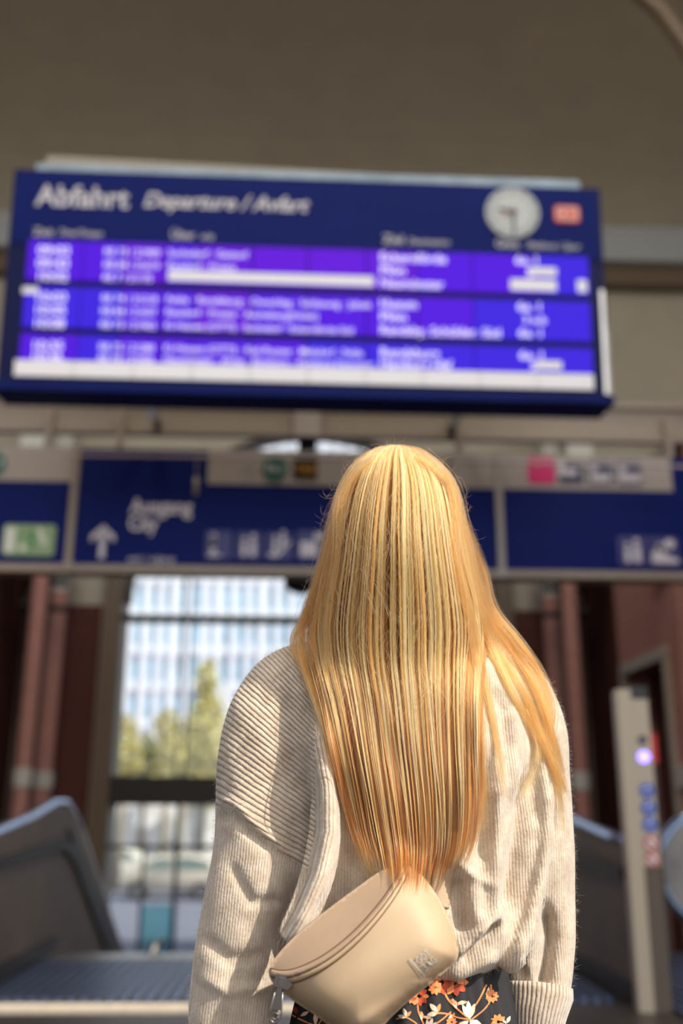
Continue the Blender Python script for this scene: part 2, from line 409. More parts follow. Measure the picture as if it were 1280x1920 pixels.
for i, px_ in enumerate((222, 286, 325, 400)):
    bicycle(gx(px_, 57.5), 57.5, 0.25 * (i % 3), bc[i][0], bc[i][1] + ' parked bicycle across the street, seen under the dark window band')

def car(x, y, rz, c, label, van=False):
    root = empty('car', (x, y, -2.6), rz, label, 'car', 'cars driving past the station')
    paint = mat('car_paint', c, 0.25, coat=0.6); gls = mat('car_glass', (0.18, 0.24, 0.22), 0.08, spec=0.8)
    h = 2.0
    prof = [(-2.15,0.35),(-2.2,0.9),(-1.9,1.12),(-1.35,1.55),(-0.7,h-0.18),(0.9,h-0.12),(1.75,h-0.35),(2.1,1.2),(2.15,0.4)]
    b = MB()
    def ring(y_, k): return [Vector((px*k, y_, 0.35 + (pz-0.35)*(k))) for px, pz in prof]
    rings = [ring(-0.86, 0.93), ring(-0.80, 0.99), ring(-0.5, 1.0), ring(0.5, 1.0), ring(0.80, 0.99), ring(0.86, 0.93)]
    b.loft(rings); b.build('body', paint, root)
    for s_ in (-1, 1):
        w = MB(); w.prism([(-1.25,1.22),(-0.66,h-0.34),(0.05,h-0.28),(0.05,1.22)], s_*0.865, s_*0.885, 'y').prism([(0.13,1.22),(0.13,h-0.28),(0.85,h-0.28),(1.6,h-0.46),(1.75,1.25)], s_*0.865, s_*0.885, 'y')
        w.build('side_window', gls, root)
    for wx in (-1.35, 1.35):
        for s_ in (-1, 1):
            wh = MB().cyl((wx, s_*0.80 - 0.1, 0.36), 0.36, 0.2, 24, axis='y').build('wheel', M['dark'], root)
            MB().cyl((wx, s_*0.82 - 0.11, 0.36), 0.2, 0.22, 16, axis='y').build('hubcap', M['steel'], wh)
    return root
car(gx(330, 46), 46, 0, (0.55, 0.50, 0.42), 'beige car in the street seen through the glass doors')
car(gx(440, 49), 49.2, 0, (0.80, 0.78, 0.74), 'white car half hidden behind the left sleeve')
car(gx(215, 53), 54.2, pi, (0.70, 0.68, 0.62), 'pale car behind the left balustrade edge')

# ------------------------------------------------------------------ escalators
def escalator_side(x, th, label, y0, rounded=False, sgn=1, mir=False):
    """balustrade running along Y, level then sloping down at 27 degrees"""
    root = empty('escalator_balustrade', (x, 0, 0), 0, label, 'balustrade')
    a = radians(27.3)
    top = [(y0, 0.92), (7.0, 0.955), (8.0, 1.06), (8.7, 1.17), (9.1, 1.17), (9.6, 1.00), (16.0, 1.00 - 6.4 * tan(a))]
    if rounded:
        top = [(y0 + 0.12, 0.42), (y0 + 0.0, 0.6), (y0 + 0.03, 0.8), (y0 + 0.14, 0.93), (y0 + 0.35, 1.0)] + top[1:]
    prof = top + [(16.0, -2.75), (y0, -2.75), (y0, 0.0)]
    MB().prism(prof, -th / 2, th / 2, 'x').build('panel', M['grey_metal'], root)
    MB().tube([(0, p[0], p[1] + 0.02) for p in top], 0.055, 10, flat=0.6).build('handrail', M['handrail'], root)
    s = -1 if x > 0 else 1
    q = MB()
    q.prism([(y0, 0.80), (8.9, 0.90), (9.35, 0.78), (15.8, 0.78 - 6.45 * tan(a)), (15.8, 0.72 - 6.45 * tan(a)), (9.3, 0.70), (8.85, 0.82), (y0, 0.73)], s * th / 2, s * (th / 2 + 0.03), 'x')
    q.prism([(9.0, 0.98), (9.35, 0.9), (15.8, 0.90 - 6.45 * tan(a)), (15.8, 0.84 - 6.45 * tan(a)), (9.2, 0.84)], s * th / 2, s * (th / 2 + 0.02), 'x')
    q.build('trim_strip', M['iron'], root)
    k = MB().box(*sorted((s * th / 2, s * (th / 2 + 0.02))), y0, 8.86, 0.0, 0.14)
    k.build('kick_plate', M['iron'], root)
    return root
escalator_side(-2.08, 0.12, 'inner steel balustrade left of the stairs with blue-shining handrail', 6.4)
escalator_side(-3.15, 0.12, 'outer balustrade of the left escalator behind the inner one', 6.4)
escalator_side(2.10, 0.12, 'steel balustrade on the right between stairs and signal pillar', 6.62)
def steps(x0, x1, label):
    m = MB(); n = 13
    for k in range(n):
        m.box(x0, x1, 9.1 + k * 0.4, 9.1 + (k + 1) * 0.4 + 0.02, -2.7, -0.205 * k - 0.02)
    tag(m.build('escalator_steps', M['grey_metal']), label, 'escalator')
steps(-3.08, -2.15, 'ribbed metal steps of the left escalator between its balustrades')
steps(2.19, 3.2, 'ribbed metal steps of the right escalator beyond the signal pillar')
# rounded balustrade head turned towards the camera at the right edge
nw = empty('balustrade_head', (3.62, 9.1, 0), radians(-12), 'rounded steel balustrade head at the right edge behind the pillar', 'balustrade')
nw.location.z = 0
pts = []
for k in range(19):
    a = radians(90 + 180 * k / 18 * 0.92); pts.append((0.46 * cos(a) , 0.66 + 0.46 * sin(a)))
outer = [(1.2, 1.12)] + pts + [(1.2, 0.05)]
MB().prism(outer, -0.07, 0.07, 'y').build('panel', mat('grey_steel_panel', (0.30, 0.29, 0.27), 0.4, metal=0.6, noise=0.3, nscale=3), nw)
MB().tube([(p[0], 0, p[1]) for p in ([(1.2, 1.13)] + [(q[0]*1.04, (q[1]-0.66)*1.04+0.66) for q in pts])], 0.055, 10).build('handrail', M['handrail'], nw)
MB().prism([(1.2, 0.22), (0.3, 0.22), (-0.15, 0.17), (-0.3, 0.05), (-0.3, 0.0), (1.2, 0.0)], -0.14, 0.14, 'y').build('kick_plate', M['iron'], nw)

# ribbed landing plates
def landing_plate(x0, x1, y0, y1, label, m_, slant=0.25):
    m = MB().box(x0, x1, y0, y1, 0.0, 0.008, 1)
    n = int((x1 - x0) / 0.08)
    for k in range(n):
        x = x0 + 0.02 + k * (x1 - x0 - 0.04) / n
        m.box(x, x + 0.038, y0 + 0.02, y1 - 0.02, 0.008, 0.03)
    return tag(m.build('landing_plate', [m_, M['dark']]), label, 'floor plate')
pl = mat('ribbed_steel_sky_tint', (0.15, 0.21, 0.37), 0.32, metal=0.75, noise=0.1, nscale=3)  # blue of the reflected sky put into the steel's colour
landing_plate(-2.0, 2.0, 6.72, 8.42, 'ribbed blue-grey metal plate on the landing at the head of the stairs', pl)
landing_plate(2.2, 5.0, 5.6, 8.8, 'ribbed dark blue plate on the floor right of the signal pillar', pl)
# short steel handrail stub at the head of the stairs
hs = empty('stair_handrail', (at(290, 1792, 8.8).x, 8.8, 0), 0, 'short bright steel handrail end above the head of the stairs', 'handrail')
MB().tube([(-0.04, 0.0, 0.0), (0.0, 0.05, 0.07), (0.04, 0.12, 0.10)], 0.028, 10).build('rail_end', M['steel'], hs)

# signal pillar
def pillar():
    base = at(1196, 1900, 6.35)
    root = empty('signal_pillar', (base.x + 0.18, 6.5, 0), radians(-8), 'tall slim steel pillar with escalator pictograms and a glowing blue signal', 'signal pillar')
    H = 1.90
    lightm = mat('satin_steel', (0.50, 0.43, 0.33), 0.5, metal=0.2, spec=0.3)
    dm = mat('brown_steel', (0.13, 0.105, 0.08), 0.5, spec=0.3)
    MB().box(-0.135, -0.045, -0.09, 0.08, 0, H).build('front_panel', lightm, root)
    MB().box(-0.045, 0.062, -0.08, 0.08, 0, 0.82).build('lower_panel', dm, root)
    MB().box(-0.045, 0.062, -0.08, 0.08, 0.82, H - 0.06).build('upper_panel', lightm, root)
    MB().box(-0.045, 0.062, -0.085, 0.08, H - 0.06, H + 0.02).build('cap', M['dark'], root)
    MB().box(0.062, 0.100, -0.05, 0.05, 1.44, 1.62).build('red_button_box', mat('red_box', (0.65, 0.02, 0.015), 0.4), root)
    MB().box(0.062, 0.085, -0.04, 0.06, 0.3, 1.44).build('side_rail', M['dark'], root)
    MB().cyl((0.008, -0.088, 1.58), 0.028, 0.01, 20, axis='y').build('lens', mat('dark_lens', (0.01, 0.015, 0.06), 0.1), root)
    MB().cyl((0.008, -0.092, 1.475), 0.034, 0.012, 24, axis='y').build('signal_lamp', emis('blue_signal', (0.26, 0.20, 1.0), 5.0), root)
    bl = mat('blue_pictogram', (0.02, 0.12, 0.60), 0.4); wp = M['white']; rd = mat('red_pictogram', (0.62, 0.10, 0.08), 0.4)
    for i, z in enumerate((1.27, 1.165, 1.065)):
        p = MB().cyl((0.01, -0.086, z), 0.045, 0.006, 24, axis='y').build('pictogram', bl, root)
        MB().tube([(-0.005, -0.089, z - 0.025), (0.01, -0.089, z), (0.02, -0.089, z + 0.025)], 0.006, 6).tube([(-0.015, -0.089, z + 0.005), (0.015, -0.089, z + 0.005)], 0.005, 6).build('figure', wp, p)
    for z in (0.955, 0.86):
        p = MB().cyl((0.01, -0.086, z), 0.045, 0.006, 24, axis='y').build('pictogram', rd, root)
        MB().cyl((0.01, -0.090, z), 0.032, 0.006, 24, axis='y').build('disc', wp, p)
        MB().box(-0.045, 0.045, -0.096, -0.090, -0.005, 0.005, 0, Matrix.Translation((0.01, 0, z)) @ Matrix.Rotation(radians(45), 4, 'Y')).build('slash', rd, p)
    return root
pillar()

# ------------------------------------------------------------------ lettering
def text_geo(txt, size, bold=0.0, shear=0.0):
    cu = bpy.data.curves.new('lettering_source', 'FONT'); cu.body = txt; cu.size = size
    cu.offset = bold * size; cu.shear = shear; cu.resolution_u = 3
    o = bpy.data.objects.new('lettering_source', cu); COL.objects.link(o)
    bpy.context.view_layer.update()
    dg = bpy.context.evaluated_depsgraph_get(); me = bpy.data.meshes.new_from_object(o.evaluated_get(dg))
    vs = [v.co.copy() for v in me.vertices]; fs = [tuple(p.vertices) for p in me.polygons]
    bpy.data.objects.remove(o); bpy.data.curves.remove(cu); bpy.data.meshes.remove(me)
    return vs, fs

def put_text(mb, txt, x, z, size, y=0.0, width=None, bold=0.0, shear=0.0, mi=0):
    """text in a board-local frame: x right, z up, facing -Y"""
    vs, fs = text_geo(txt, size, bold, shear)
    if not vs: return
    w = max(v.x for v in vs)
    k = width / w if width else 1.0
    mb.add([Vector((x + v.x * k, y, z + v.y)) for v in vs], fs, mi)

# ------------------------------------------------------------------ departure board
BW, BH = 5.39, 2.05
BC = Vector((-0.02, 8.0, 5.69))
board = empty('departure_board', BC, 0.013, 'large blue train departure board with violet lit rows hanging overhead', 'departure board')
board.rotation_euler = (radians(4.2), 0, 0.013)
BM = Matrix.Translation(BC) @ Matrix.Rotation(0.013, 4, 'Z') @ Matrix.Rotation(radians(4.2), 4, 'X')
BMi = BM.inverted()
def bl(px, py, y=0.0):
    """photo point -> board-face coordinates (x, z)"""
    d = MROT @ Vector(((px - 640) / FPX, (960 - py) / FPX, -1))
    o_ = BMi @ CAM; dd = BMi.to_3x3() @ d
    t = (y - o_.y) / dd.y
    p = o_ + dd * t
    return p.x, p.z
cs = MB()
cs.box(-BW/2, BW/2, 0.0, 0.42, -BH/2, BH/2)
cs.build('casing', M['navy_dark'], board)
MB().box(-BW/2 + 0.03, BW/2 - 0.03, -0.012, 0.0, 0.29, BH/2 - 0.02).build('header_panel', M['navy'], board)
MB().box(-BW/2 - 0.02, BW/2 + 0.02, -0.05, 0.40, -BH/2 - 0.07, -BH/2).build('bottom_rail', M['navy'], board)
ed = MB().box(BW/2 - 0.055, BW/2 - 0.02, -0.02, 0.0, -BH/2 + 0.03, 0.0)
ed.build('front_edge_strip', M['steel'], board)
MB().box(BW/2, BW/2 + 0.022, 0.05, 0.40, -BH/2 - 0.05, -0.35).build('side_edge_strip', M['steel'], board)
# pale cover above the board
cv = MB().prism([(-BW/2 + 0.17, BH/2), (BW/2 - 0.14, BH/2), (BW/2 - 0.17, BH/2 + 0.14), (-BW/2 + 0.16, BH/2 + 0.12)], 0.10, 0.30, 'y')
cv.build('light_cover', mat('pale_blue_cover', (0.42, 0.54, 0.62), 0.45, noise=0.22, nscale=3), board)
MB().prism([(-BW/2 + 0.13, BH/2 + 0.10), (BW/2 - 0.12, BH/2 + 0.12), (BW/2 - 0.20, BH/2 + 0.22), (-BW/2 + 0.2, BH/2 + 0.34)], 0.31, 0.42, 'y').build('cover_edge', M['rail_beige'], board)
# LCD rows
lcd = {}
for nm, c in (('violet', (0.100, 0.010, 0.80)), ('indigo', (0.055, 0.020, 0.80)), ('purple', (0.140, 0.010, 0.76))):
    lcd[nm] = emis('lcd_' + nm, c, 1.0)
    nb = lcd[nm].node_tree.nodes['Principled BSDF']; nb.inputs['Base Color'].default_value = (0.004, 0.002, 0.01, 1); nb.inputs['Specular IOR Level'].default_value = 0.1; nb.inputs['Emission Strength'].default_value = 1.2
lit = mat('lit_white_text', (0.5, 0.5, 0.5), 0.5, emit=(0.66, 0.58, 0.92), estr=1.35)
litw = mat('lit_white_bar', (0.5, 0.5, 0.5), 0.5, emit=(0.66, 0.62, 0.62), estr=0.85)
rows_px = [((54, 457), (1096, 478), (1103, 548), (46, 530)), ((42, 540), (1104, 566), (1112, 636), (36, 618)), ((36, 630), (1112, 652), (1116, 696), (32, 680))]
bands = []
for q in rows_px:
    zt = (bl(*q[0])[1] + bl(*q[1])[1]) / 2; zb = (bl(*q[2])[1] + bl(*q[3])[1]) / 2
    bands.append((zt, zb))
XL, XR = bl(48, 540)[0], bl(1104, 560)[0]
seg_x = [XL] + [bl(p, 560)[0] for p in (90, 150, 225, 305, 365, 470, 575, 685, 780, 885, 1000)] + [XR]
cols_ = [['violet', 'violet', 'violet', 'purple', 'violet', 'purple', 'purple', 'purple', 'purple', 'violet', 'violet', 'indigo'],
         ['indigo', 'indigo', 'indigo', 'violet', 'violet', 'purple', 'violet', 'violet', 'violet', 'violet', 'indigo', 'indigo'],
         ['violet', 'violet', 'indigo', 'violet', 'violet', 'violet', 'violet', 'indigo', 'indigo', 'indigo', 'indigo', 'indigo']]
for r, (zt, zb) in enumerate(bands):
    for k in range(len(seg_x) - 1):
        g_ = 0.012
        MB().box(seg_x[k] + g_ * (k > 0), seg_x[k+1], -0.02, 0.0, zb, zt).build('display_segment', lcd[cols_[r][k]], board)
def bar_px(x0, x1, y0, y1, y=-0.026):
    a_ = bl(x0, y0); b_ = bl(x1, y1)
    MB().box(a_[0], b_[0], y, -0.02, min(a_[1], b_[1]), max(a_[1], b_[1])).build('white_display_bar', litw, board)
bar_px(316, 700, 509, 539); bar_px(990, 1042, 503, 520); bar_px(955, 1042, 525, 548); bar_px(1080, 1099, 527, 550)
bar_px(44, 72, 540, 553); bar_px(1004, 1052, 678, 695)
z1 = (bl(30, 680)[1] + bl(1112, 700)[1]) / 2; z0_ = (bl(28, 708)[1] + bl(1110, 730)[1]) / 2
x0_, x1_ = bl(28, 695)[0], bl(1112, 715)[0]
for k in range(10):
    MB().box(x0_ + (x1_ - x0_) * k / 10, x0_ + (x1_ - x0_) * (k + 1) / 10 - 0.006, -0.026, -0.02, z0_, z1).build('white_display_bar', litw, board)
def ht(txt, px, py, hpx, wpx, bold=0.02, shear=0.0, y=-0.018):
    x, z = bl(px, py); x2, _ = bl(px + wpx, py); _, z2 = bl(px, py - hpx)
    hd = MB(); put_text(hd, txt, x, z, (z2 - z) / 0.70, y, x2 - x, bold, shear); hd.build('heading_lettering', M['white'], board)
ht('Abfahrt', 68, 386, 38, 174, 0.020); ht('Departure / Avfart', 268, 389, 27, 312, 0.022, 0.32)
ht('Zeit', 63, 443, 15, 38, 0.01); ht('Time/Tempo', 109, 443, 12, 84, 0.008, 0.3)
ht('Über', 320, 449, 16, 46, 0.01); ht('via', 374, 450, 12, 26, 0.008, 0.3)
ht('Ziel', 717, 458, 17, 38, 0.01); ht('Destination', 764, 459, 11, 78, 0.008, 0.3)
ht('Gleis', 928, 465, 16, 44, 0.01); ht('Platform / Spor', 986, 467, 12, 102, 0.006, 0.3)
def rw(txt, px, py, hpx, wpx, bold=0.012):
    x, z = bl(px, py); x2, _ = bl(px + wpx, py); _, z2 = bl(px, py - hpx)
    rt = MB(); put_text(rt, txt, x, z, (z2 - z) / 0.72, -0.024, x2 - x, bold); rt.build('row_lettering', lit, board)
R_ = [(478, '09:03', 'RE 73 / 21909', 104, 'Suchsdorf · Gettorf', 150, 'Eckernförde', 125, '6a 1', 42),
      (502, '09:43', 'RB 84 / 21619', 104, 'Raisdorf · Preetz', 128, 'Plön', 48, '5', 14),
      (526, '10:02', 'RE 7 / 21175', 92, None, 0, 'Neumünster', 120, None, 0),
      (565, '10:03', 'RE 74 / 21218', 104, 'Felde · Rendsburg · Owschlag · Schleswig · Jübek', 385, 'Husum', 70, '6a 1', 44),
      (589, '10:05', 'RB 84 / 21637', 104, 'Raisdorf · Preetz · Ascheberg(Holst)', 285, 'Plön', 50, '3 a-b', 44),
      (614, '10:08', 'RB 73 / 21962', 104, 'Ki-Hassee (CITTI) · Suchsdorf · Eckernförde Süd', 352, 'Rendsby, Schülder. Süd', 226, '6a 1', 44),
      (656, '10:35', 'RB 75 / 21280', 104, 'Ki-Hassee (CITTI) · Kiel-Russee · Melsdorf · Felde', 372, 'Rendsburg', 112, '6a 1', 44),
      (677, '10:36', 'RE 70 / 21026', 104, 'Neumünster · Wrist · Elmshorn · Hamburg Dammtor', 394, 'Hamburg Hbf', 136, '5', 14)]
for (py, t, tr, tw, via, vw, dst, dw_, gl_, gw) in R_:
    sh = (py - 478) * 0.085
    rw(t, 71 - sh * 0.8, py + 1, 17, 60, 0.02)
    rw(tr, 196 - sh * 0.7, py + 2, 13, tw)
    if via: rw(via, 315 - sh * 0.5, py + 4, 13, vw, 0.008)
    rw(dst, 711, py + 14, 17, dw_, 0.018)
    if gl_: rw(gl_, (964 if gw > 20 else 984) + sh * 0.5 + (10 if gl_ == '3 a-b' else 0), py + 19, 16, gw, 0.018)
# station clock on the board
ck = empty('clock_face', (0, 0, 0)); ck.parent = board
cx, cz = bl(959, 402); cr = (bl(1009, 402)[0] - bl(909, 402)[0]) / 2
ck.location = (cx, -0.04, cz)
MB().cyl((0, 0, 0), cr, 0.05, 40, axis='y').build('dial', mat('clock_dial', (0.60, 0.63, 0.60), 0.4, emit=(0.6, 0.63, 0.6), estr=0.12), ck)
mk = MB()
for k in range(60):
    L = 0.055 if k % 5 == 0 else 0.02; w_ = 0.010 if k % 5 == 0 else 0.004
    Mx = Matrix.Rotation(2 * pi * k / 60, 4, 'Y')
    mk.box(-w_/2, w_/2, -0.004, -0.001, cr - 0.02 - L, cr - 0.02, 0, Mx)
mk.build('hour_marks', M['iron'], ck)
hn = MB()
hn.box(-0.012, 0.012, -0.012, -0.006, -0.04, cr * 0.55, 0, Matrix.Rotation(radians(-79), 4, 'Y'))
hn.box(-0.009, 0.009, -0.018, -0.013, -0.04, cr * 0.88, 0, Matrix.Rotation(radians(178), 4, 'Y'))
hn.build('clock_hands', M['iron'], ck)
MB().box(-0.004, 0.004, -0.024, -0.02, -0.04, cr * 0.6, 0, Matrix.Rotation(radians(-115), 4, 'Y')).build('second_hand', mat('red_hand', (0.6, 0.05, 0.03), 0.4), ck)
# red and white company sign
def rrect(w, h, r, n=5):
    pts = []
    for cx_, cy_, a0 in ((w/2-r, h/2-r, 0), (-w/2+r, h/2-r, 90), (-w/2+r, -h/2+r, 180), (w/2-r, -h/2+r, 270)):
        for k in range(n + 1):
            a = radians(a0 + 90 * k / n); pts.append((cx_ + r * cos(a), cy_ + r * sin(a)))
    return pts
lx, lz = bl(1061, 404)
red = mat('red_enamel', (0.75, 0.06, 0.04), 0.4, emit=(0.75, 0.05, 0.03), estr=0.25)
lg = MB().prism([(lx + p[0], lz + p[1]) for p in rrect(0.235, 0.165, 0.03)], -0.030, -0.012, 'y').build('logo_plate', red, board)
lw = mat('logo_white', (0.9, 0.6, 0.5), 0.5)
MB().prism([(lx + p[0], lz + p[1]) for p in rrect(0.205, 0.135, 0.02)], -0.033, -0.030, 'y').build('logo_field', lw, lg)
lt = MB(); put_text(lt, 'DB', lx - 0.08, lz - 0.042, 0.12, -0.036, 0.16, 0.03); lt.build('logo_lettering', red, lg)
# hangers
for x in (-1.6, 1.6):
    hb = MB().box(x - 0.04, x + 0.04, 0.42, 2.18, -0.72, -0.62).build('support_arm', M['steel'], board)

# ------------------------------------------------------------------ sign gantry
GY = 10.0
def sx(px, py=960): return at(px, py, GY).x
def sz(py, px=560): return at(px, py, GY).z
beam = empty('sign_gantry', (0, GY + 0.35, 5.05), 0, 'beige gantry beam with posts spanning the hall above the blue signs', 'gantry')
MB().box(-HX, HX, -0.12, 0.0, 0.02, 0.40).build('beam', M['rail_beige'], beam)
MB().box(-HX, HX, -0.16, -0.12, 0.0, 0.08).box(-HX, HX, -0.16, 0.02, 0.40, 0.46).build('flange', M['rail_beige'], beam)
for p in (70, 210, 868, 1275): MB().box(sx(p) - 0.035, sx(p) + 0.035, -0.24, -0.16, -0.25, 0.26).build('bracket', M['rail_beige'], beam)
MB().box(sx(548), sx(600), -0.22, -0.12, -0.02, 0.46).build('cover_plate', M['plaster_light'], beam)
MB().box(sx(556), sx(592), -0.14, 0.0, -0.14, -0.0).build('cable_box', M['dark'], beam)

def sign_panel(x0, x1, z0, z1, label, grey=None, blue_top=None):
    root = empty('sign_board', ((x0 + x1) / 2, GY, z0), 0, label, 'sign', 'overhead guidance signs')
    w = (x1 - x0) / 2; h = z1 - z0
    MB().box(-w, w, 0.02, 0.22, 0, h).build('housing', M['navy'], root)
    MB().box(-w, w, -0.02, 0.24, -0.075, 0.0).build('bottom_rail', M['rail_beige'], root)
    gz = sz(910) - z0
    if grey:
        MB().box(grey[0] - root.location.x, grey[1] - root.location.x, -0.005, 0.02, gz, h).build('grey_panel', M['sign_grey'], root)
        r = MB().box(-w, w, 0.0, 0.02, 0, gz)
        if grey[1] < x1 - 0.05: r.box(grey[1] - root.location.x, w, 0.0, 0.02, gz, h)
        r.build('blue_panel', M['navy'], root)
    else:
        MB().box(-w, w, 0.0, 0.02, 0, h).build('blue_panel', M['navy'], root)
    return root
Z0, Z1 = 3.53, 4.80
XA, XB, XC, XD = sx(137, 950), sx(390, 870), sx(936, 960), sx(1257, 880)
sgA = sign_panel(-5.15, XA - 0.04, Z0, Z1, 'left overhead sign with grey top and green exit pictogram', grey=(-5.15, XA - 0.04))
sgB = sign_panel(XA + 0.04, XC - 0.03, Z0, Z1, 'middle overhead sign reading Ausgang City with white up arrow', grey=(XB, XC - 0.03))
sgC = sign_panel(XC + 0.03, 5.15, Z0, Z1, 'right overhead sign with pink square and white icons on grey', grey=(XC + 0.03, XD))
for x in (XA, XC):
    xr_ = x - sgB.location.x; MB().box(xr_ - 0.035, xr_ + 0.035, -0.03, 0.24, -0.08, Z1 - Z0 + 0.02).build('mullion', M['rail_beige' if x < 0 else 'sign_grey'], sgB)

def loc(root, px, py): return at(px, py, GY).x - root.location.x, at(px, py, GY).z - root.location.z
def stext(root, items, m_, name='lettering', y=-0.008, shear=0.0):
    mb = MB()
    for txt, px, py, hpx, wpx, bold in items:
        x, z = loc(root, px, py); x2, _ = loc(root, px + wpx, py); _, z2 = loc(root, px, py - hpx)
        put_text(mb, txt, x, z, (z2 - z) / 0.70, y, x2 - x, bold, shear)
    return mb.build(name, m_, root)
softw = mat('soft_white_lettering', (0.78, 0.77, 0.84), 0.5)
stext(sgB, [('Ausgang', 244, 962, 27, 116, 0.030), ('City', 240, 994, 28, 56, 0.030)], softw)
stext(sgB, [('exit / udgang', 238, 1053, 12, 90, 0.004)], softw, 'small_lettering', shear=0.3)
def arrow(root, px, py0, py1, wpx, m_, name='arrow'):
    x, zb = loc(root, px, py1); _, zt = loc(root, px, py0); w = (loc(root, px + wpx, py0)[0] - x) / 2; t = w * 0.30
    mb = MB(); y0, y1 = -0.012, 0.0
    mb.prism([(x - t*0.8, zb), (x + t*0.8, zb), (x + t*0.8, zt - w*0.5), (x - t*0.8, zt - w*0.5)], y0, y1, 'y')
    mb.prism([(x, zt), (x + w, zt - w * 0.95), (x + w, zt - w * 1.55), (x, zt - w * 0.62)], y0, y1, 'y')
    mb.prism([(x, zt), (x, zt - w * 0.62), (x - w, zt - w * 1.55), (x - w, zt - w * 0.95)], y0, y1, 'y')
    return mb.build(name, m_, root)
arrow(sgB, 190, 984, 1047, 50, softw)
arrow(sgB, 466, 868, 898, 26, mat('faint_white', (0.52, 0.50, 0.48), 0.5), 'small_arrow')
icol = mat('icon_field', (0.05, 0.055, 0.25), 0.4)
def icon(root, px, py, s_, parts, field=icol, fig=softw, name='pictogram'):
    x, z = loc(root, px, py); x2, z2 = loc(root, px + s_, py - s_)
    w = (x2 - x); h = (z2 - z)
    f = MB().prism([(x + w/2 + p[0], z + h/2 + p[1]) for p in rrect(w, h, w * 0.08)], -0.012, -0.005, 'y').build(name, field, root)
    mb = MB()
    for pt in parts:
        mb.prism([(x + a * w, z + b * h) for a, b in pt], -0.018, -0.012, 'y')
    mb.build('figure', fig, f); return f
def disc(cx_, cy_, r, n=12): return [(cx_ + r * cos(2*pi*k/n), cy_ + r * sin(2*pi*k/n)) for k in range(n)]
def rect(a, b, c, d): return [(a, b), (c, b), (c, d), (a, d)]
def person_icon(cx_, k=1.0, b=0.1): return [disc(cx_, b + 0.66 * k, 0.09 * k), rect(cx_ - 0.10 * k, b, cx_ + 0.10 * k, b + 0.52 * k)]
icon(sgB, 384, 1048, 52, [disc(0.3, 0.78, 0.13), disc(0.3, 0.5, 0.13), rect(0.2, 0.2, 0.4, 0.8), rect(0.1, 0.08, 0.6, 0.16)])
icon(sgB, 442, 1048, 50, person_icon(0.3, 0.95) + person_icon(0.65, 1.1))
icon(sgB, 498, 1049, 50, person_icon(0.35, 0.85, 0.25) + person_icon(0.65, 0.9, 0.4) + [[(0.1, 0.1), (0.5, 0.1), (0.95, 0.6), (0.95, 0.72), (0.45, 0.22), (0.1, 0.22)]])
icon(sgB, 556, 1050, 54, [rect(0.12, 0.12, 0.72, 0.62), rect(0.6, 0.7, 0.95, 0.9)])
green = mat('green_disc', (0.0, 0.16, 0.12), 0.5)
def round_sign(root, px, py, rpx, txt):
    x, z = loc(root, px, py); r = loc(root, px + rpx, py)[0] - x
    f = MB().cyl((x, -0.016, z), r, 0.016, 28, axis='y').build('green_disc', green, root)
    MB().box(x - r*0.8, x + r*0.8, -0.02, -0.016, z - r*0.22, z + r*0.28).build('strip', green, f)
    mb = MB(); put_text(mb, txt, x - r * 0.68, z - r * 0.25, r * 0.95, -0.022, r * 1.36, 0.01); mb.build('lettering', softw, f)
round_sign(sgB, 515, 880, 24, 'Bus')
f = icon(sgB, 549, 899, 46, [], field=M['dark'], name='taxi_panel')
stext(sgB, [('TAXI', 554, 888, 17, 37, 0.02)], mat('amber_text', (0.75, 0.38, 0.02), 0.5), 'taxi_lettering', y=-0.02)
round_sign(sgA, -12, 871, 24, 'U')
# exit pictogram
gr = mat('exit_green', (0.16, 0.34, 0.10), 0.5, emit=(0.2, 0.42, 0.14), estr=0.25)
x, z = loc(sgA, 4, 1042); x2, z2 = loc(sgA, 106, 986); w, h = x2 - x, z2 - z
f = MB().prism([(x + w/2 + p[0], z + h/2 + p[1]) for p in rrect(w, h, 0.03)], -0.03, 0.0, 'y').build('exit_pictogram', mat('exit_pale_green', (0.24, 0.36, 0.18), 0.5, emit=(0.25, 0.34, 0.2), estr=0.2), sgA)
mb = MB().box(x + w*0.03, x + w*0.24, -0.036, -0.03, z + h*0.1, z + h*0.9); mb.prism([(x + w*a, z + h*b) for a, b in ((0.64,0.85),(0.72,0.9),(0.86,0.4),(0.78,0.3))], -0.036, -0.03, 'y'); mb.prism([(x + w*(0.40 + 0.06*cos(a_)), z + h*(0.25 + 0.12*sin(a_))) for a_ in [2*pi*k/10 for k in range(10)]], -0.036, -0.03, 'y')
mb.build('door_field', mat('exit_white', (0.62, 0.66, 0.56), 0.5, emit=(0.6, 0.62, 0.55), estr=0.2), f)
mb = MB(); gd = mat('exit_dark_green', (0.0, 0.30, 0.06), 0.5)
mb.prism([(x + w*a, z + h*b) for a, b in ((0.31,0.45),(0.34,0.45),(0.35,0.78),(0.31,0.78))], -0.036, -0.03, 'y')
mb.prism([(x + w*a, z + h*b) for a, b in ((0.50,0.78),(0.60,0.78),(0.60,0.66),(0.55,0.62),(0.60,0.38),(0.60,0.20),(0.53,0.22),(0.55,0.36),(0.50,0.45))], -0.036, -0.03, 'y')
mb.build('running_figure', gd, f)
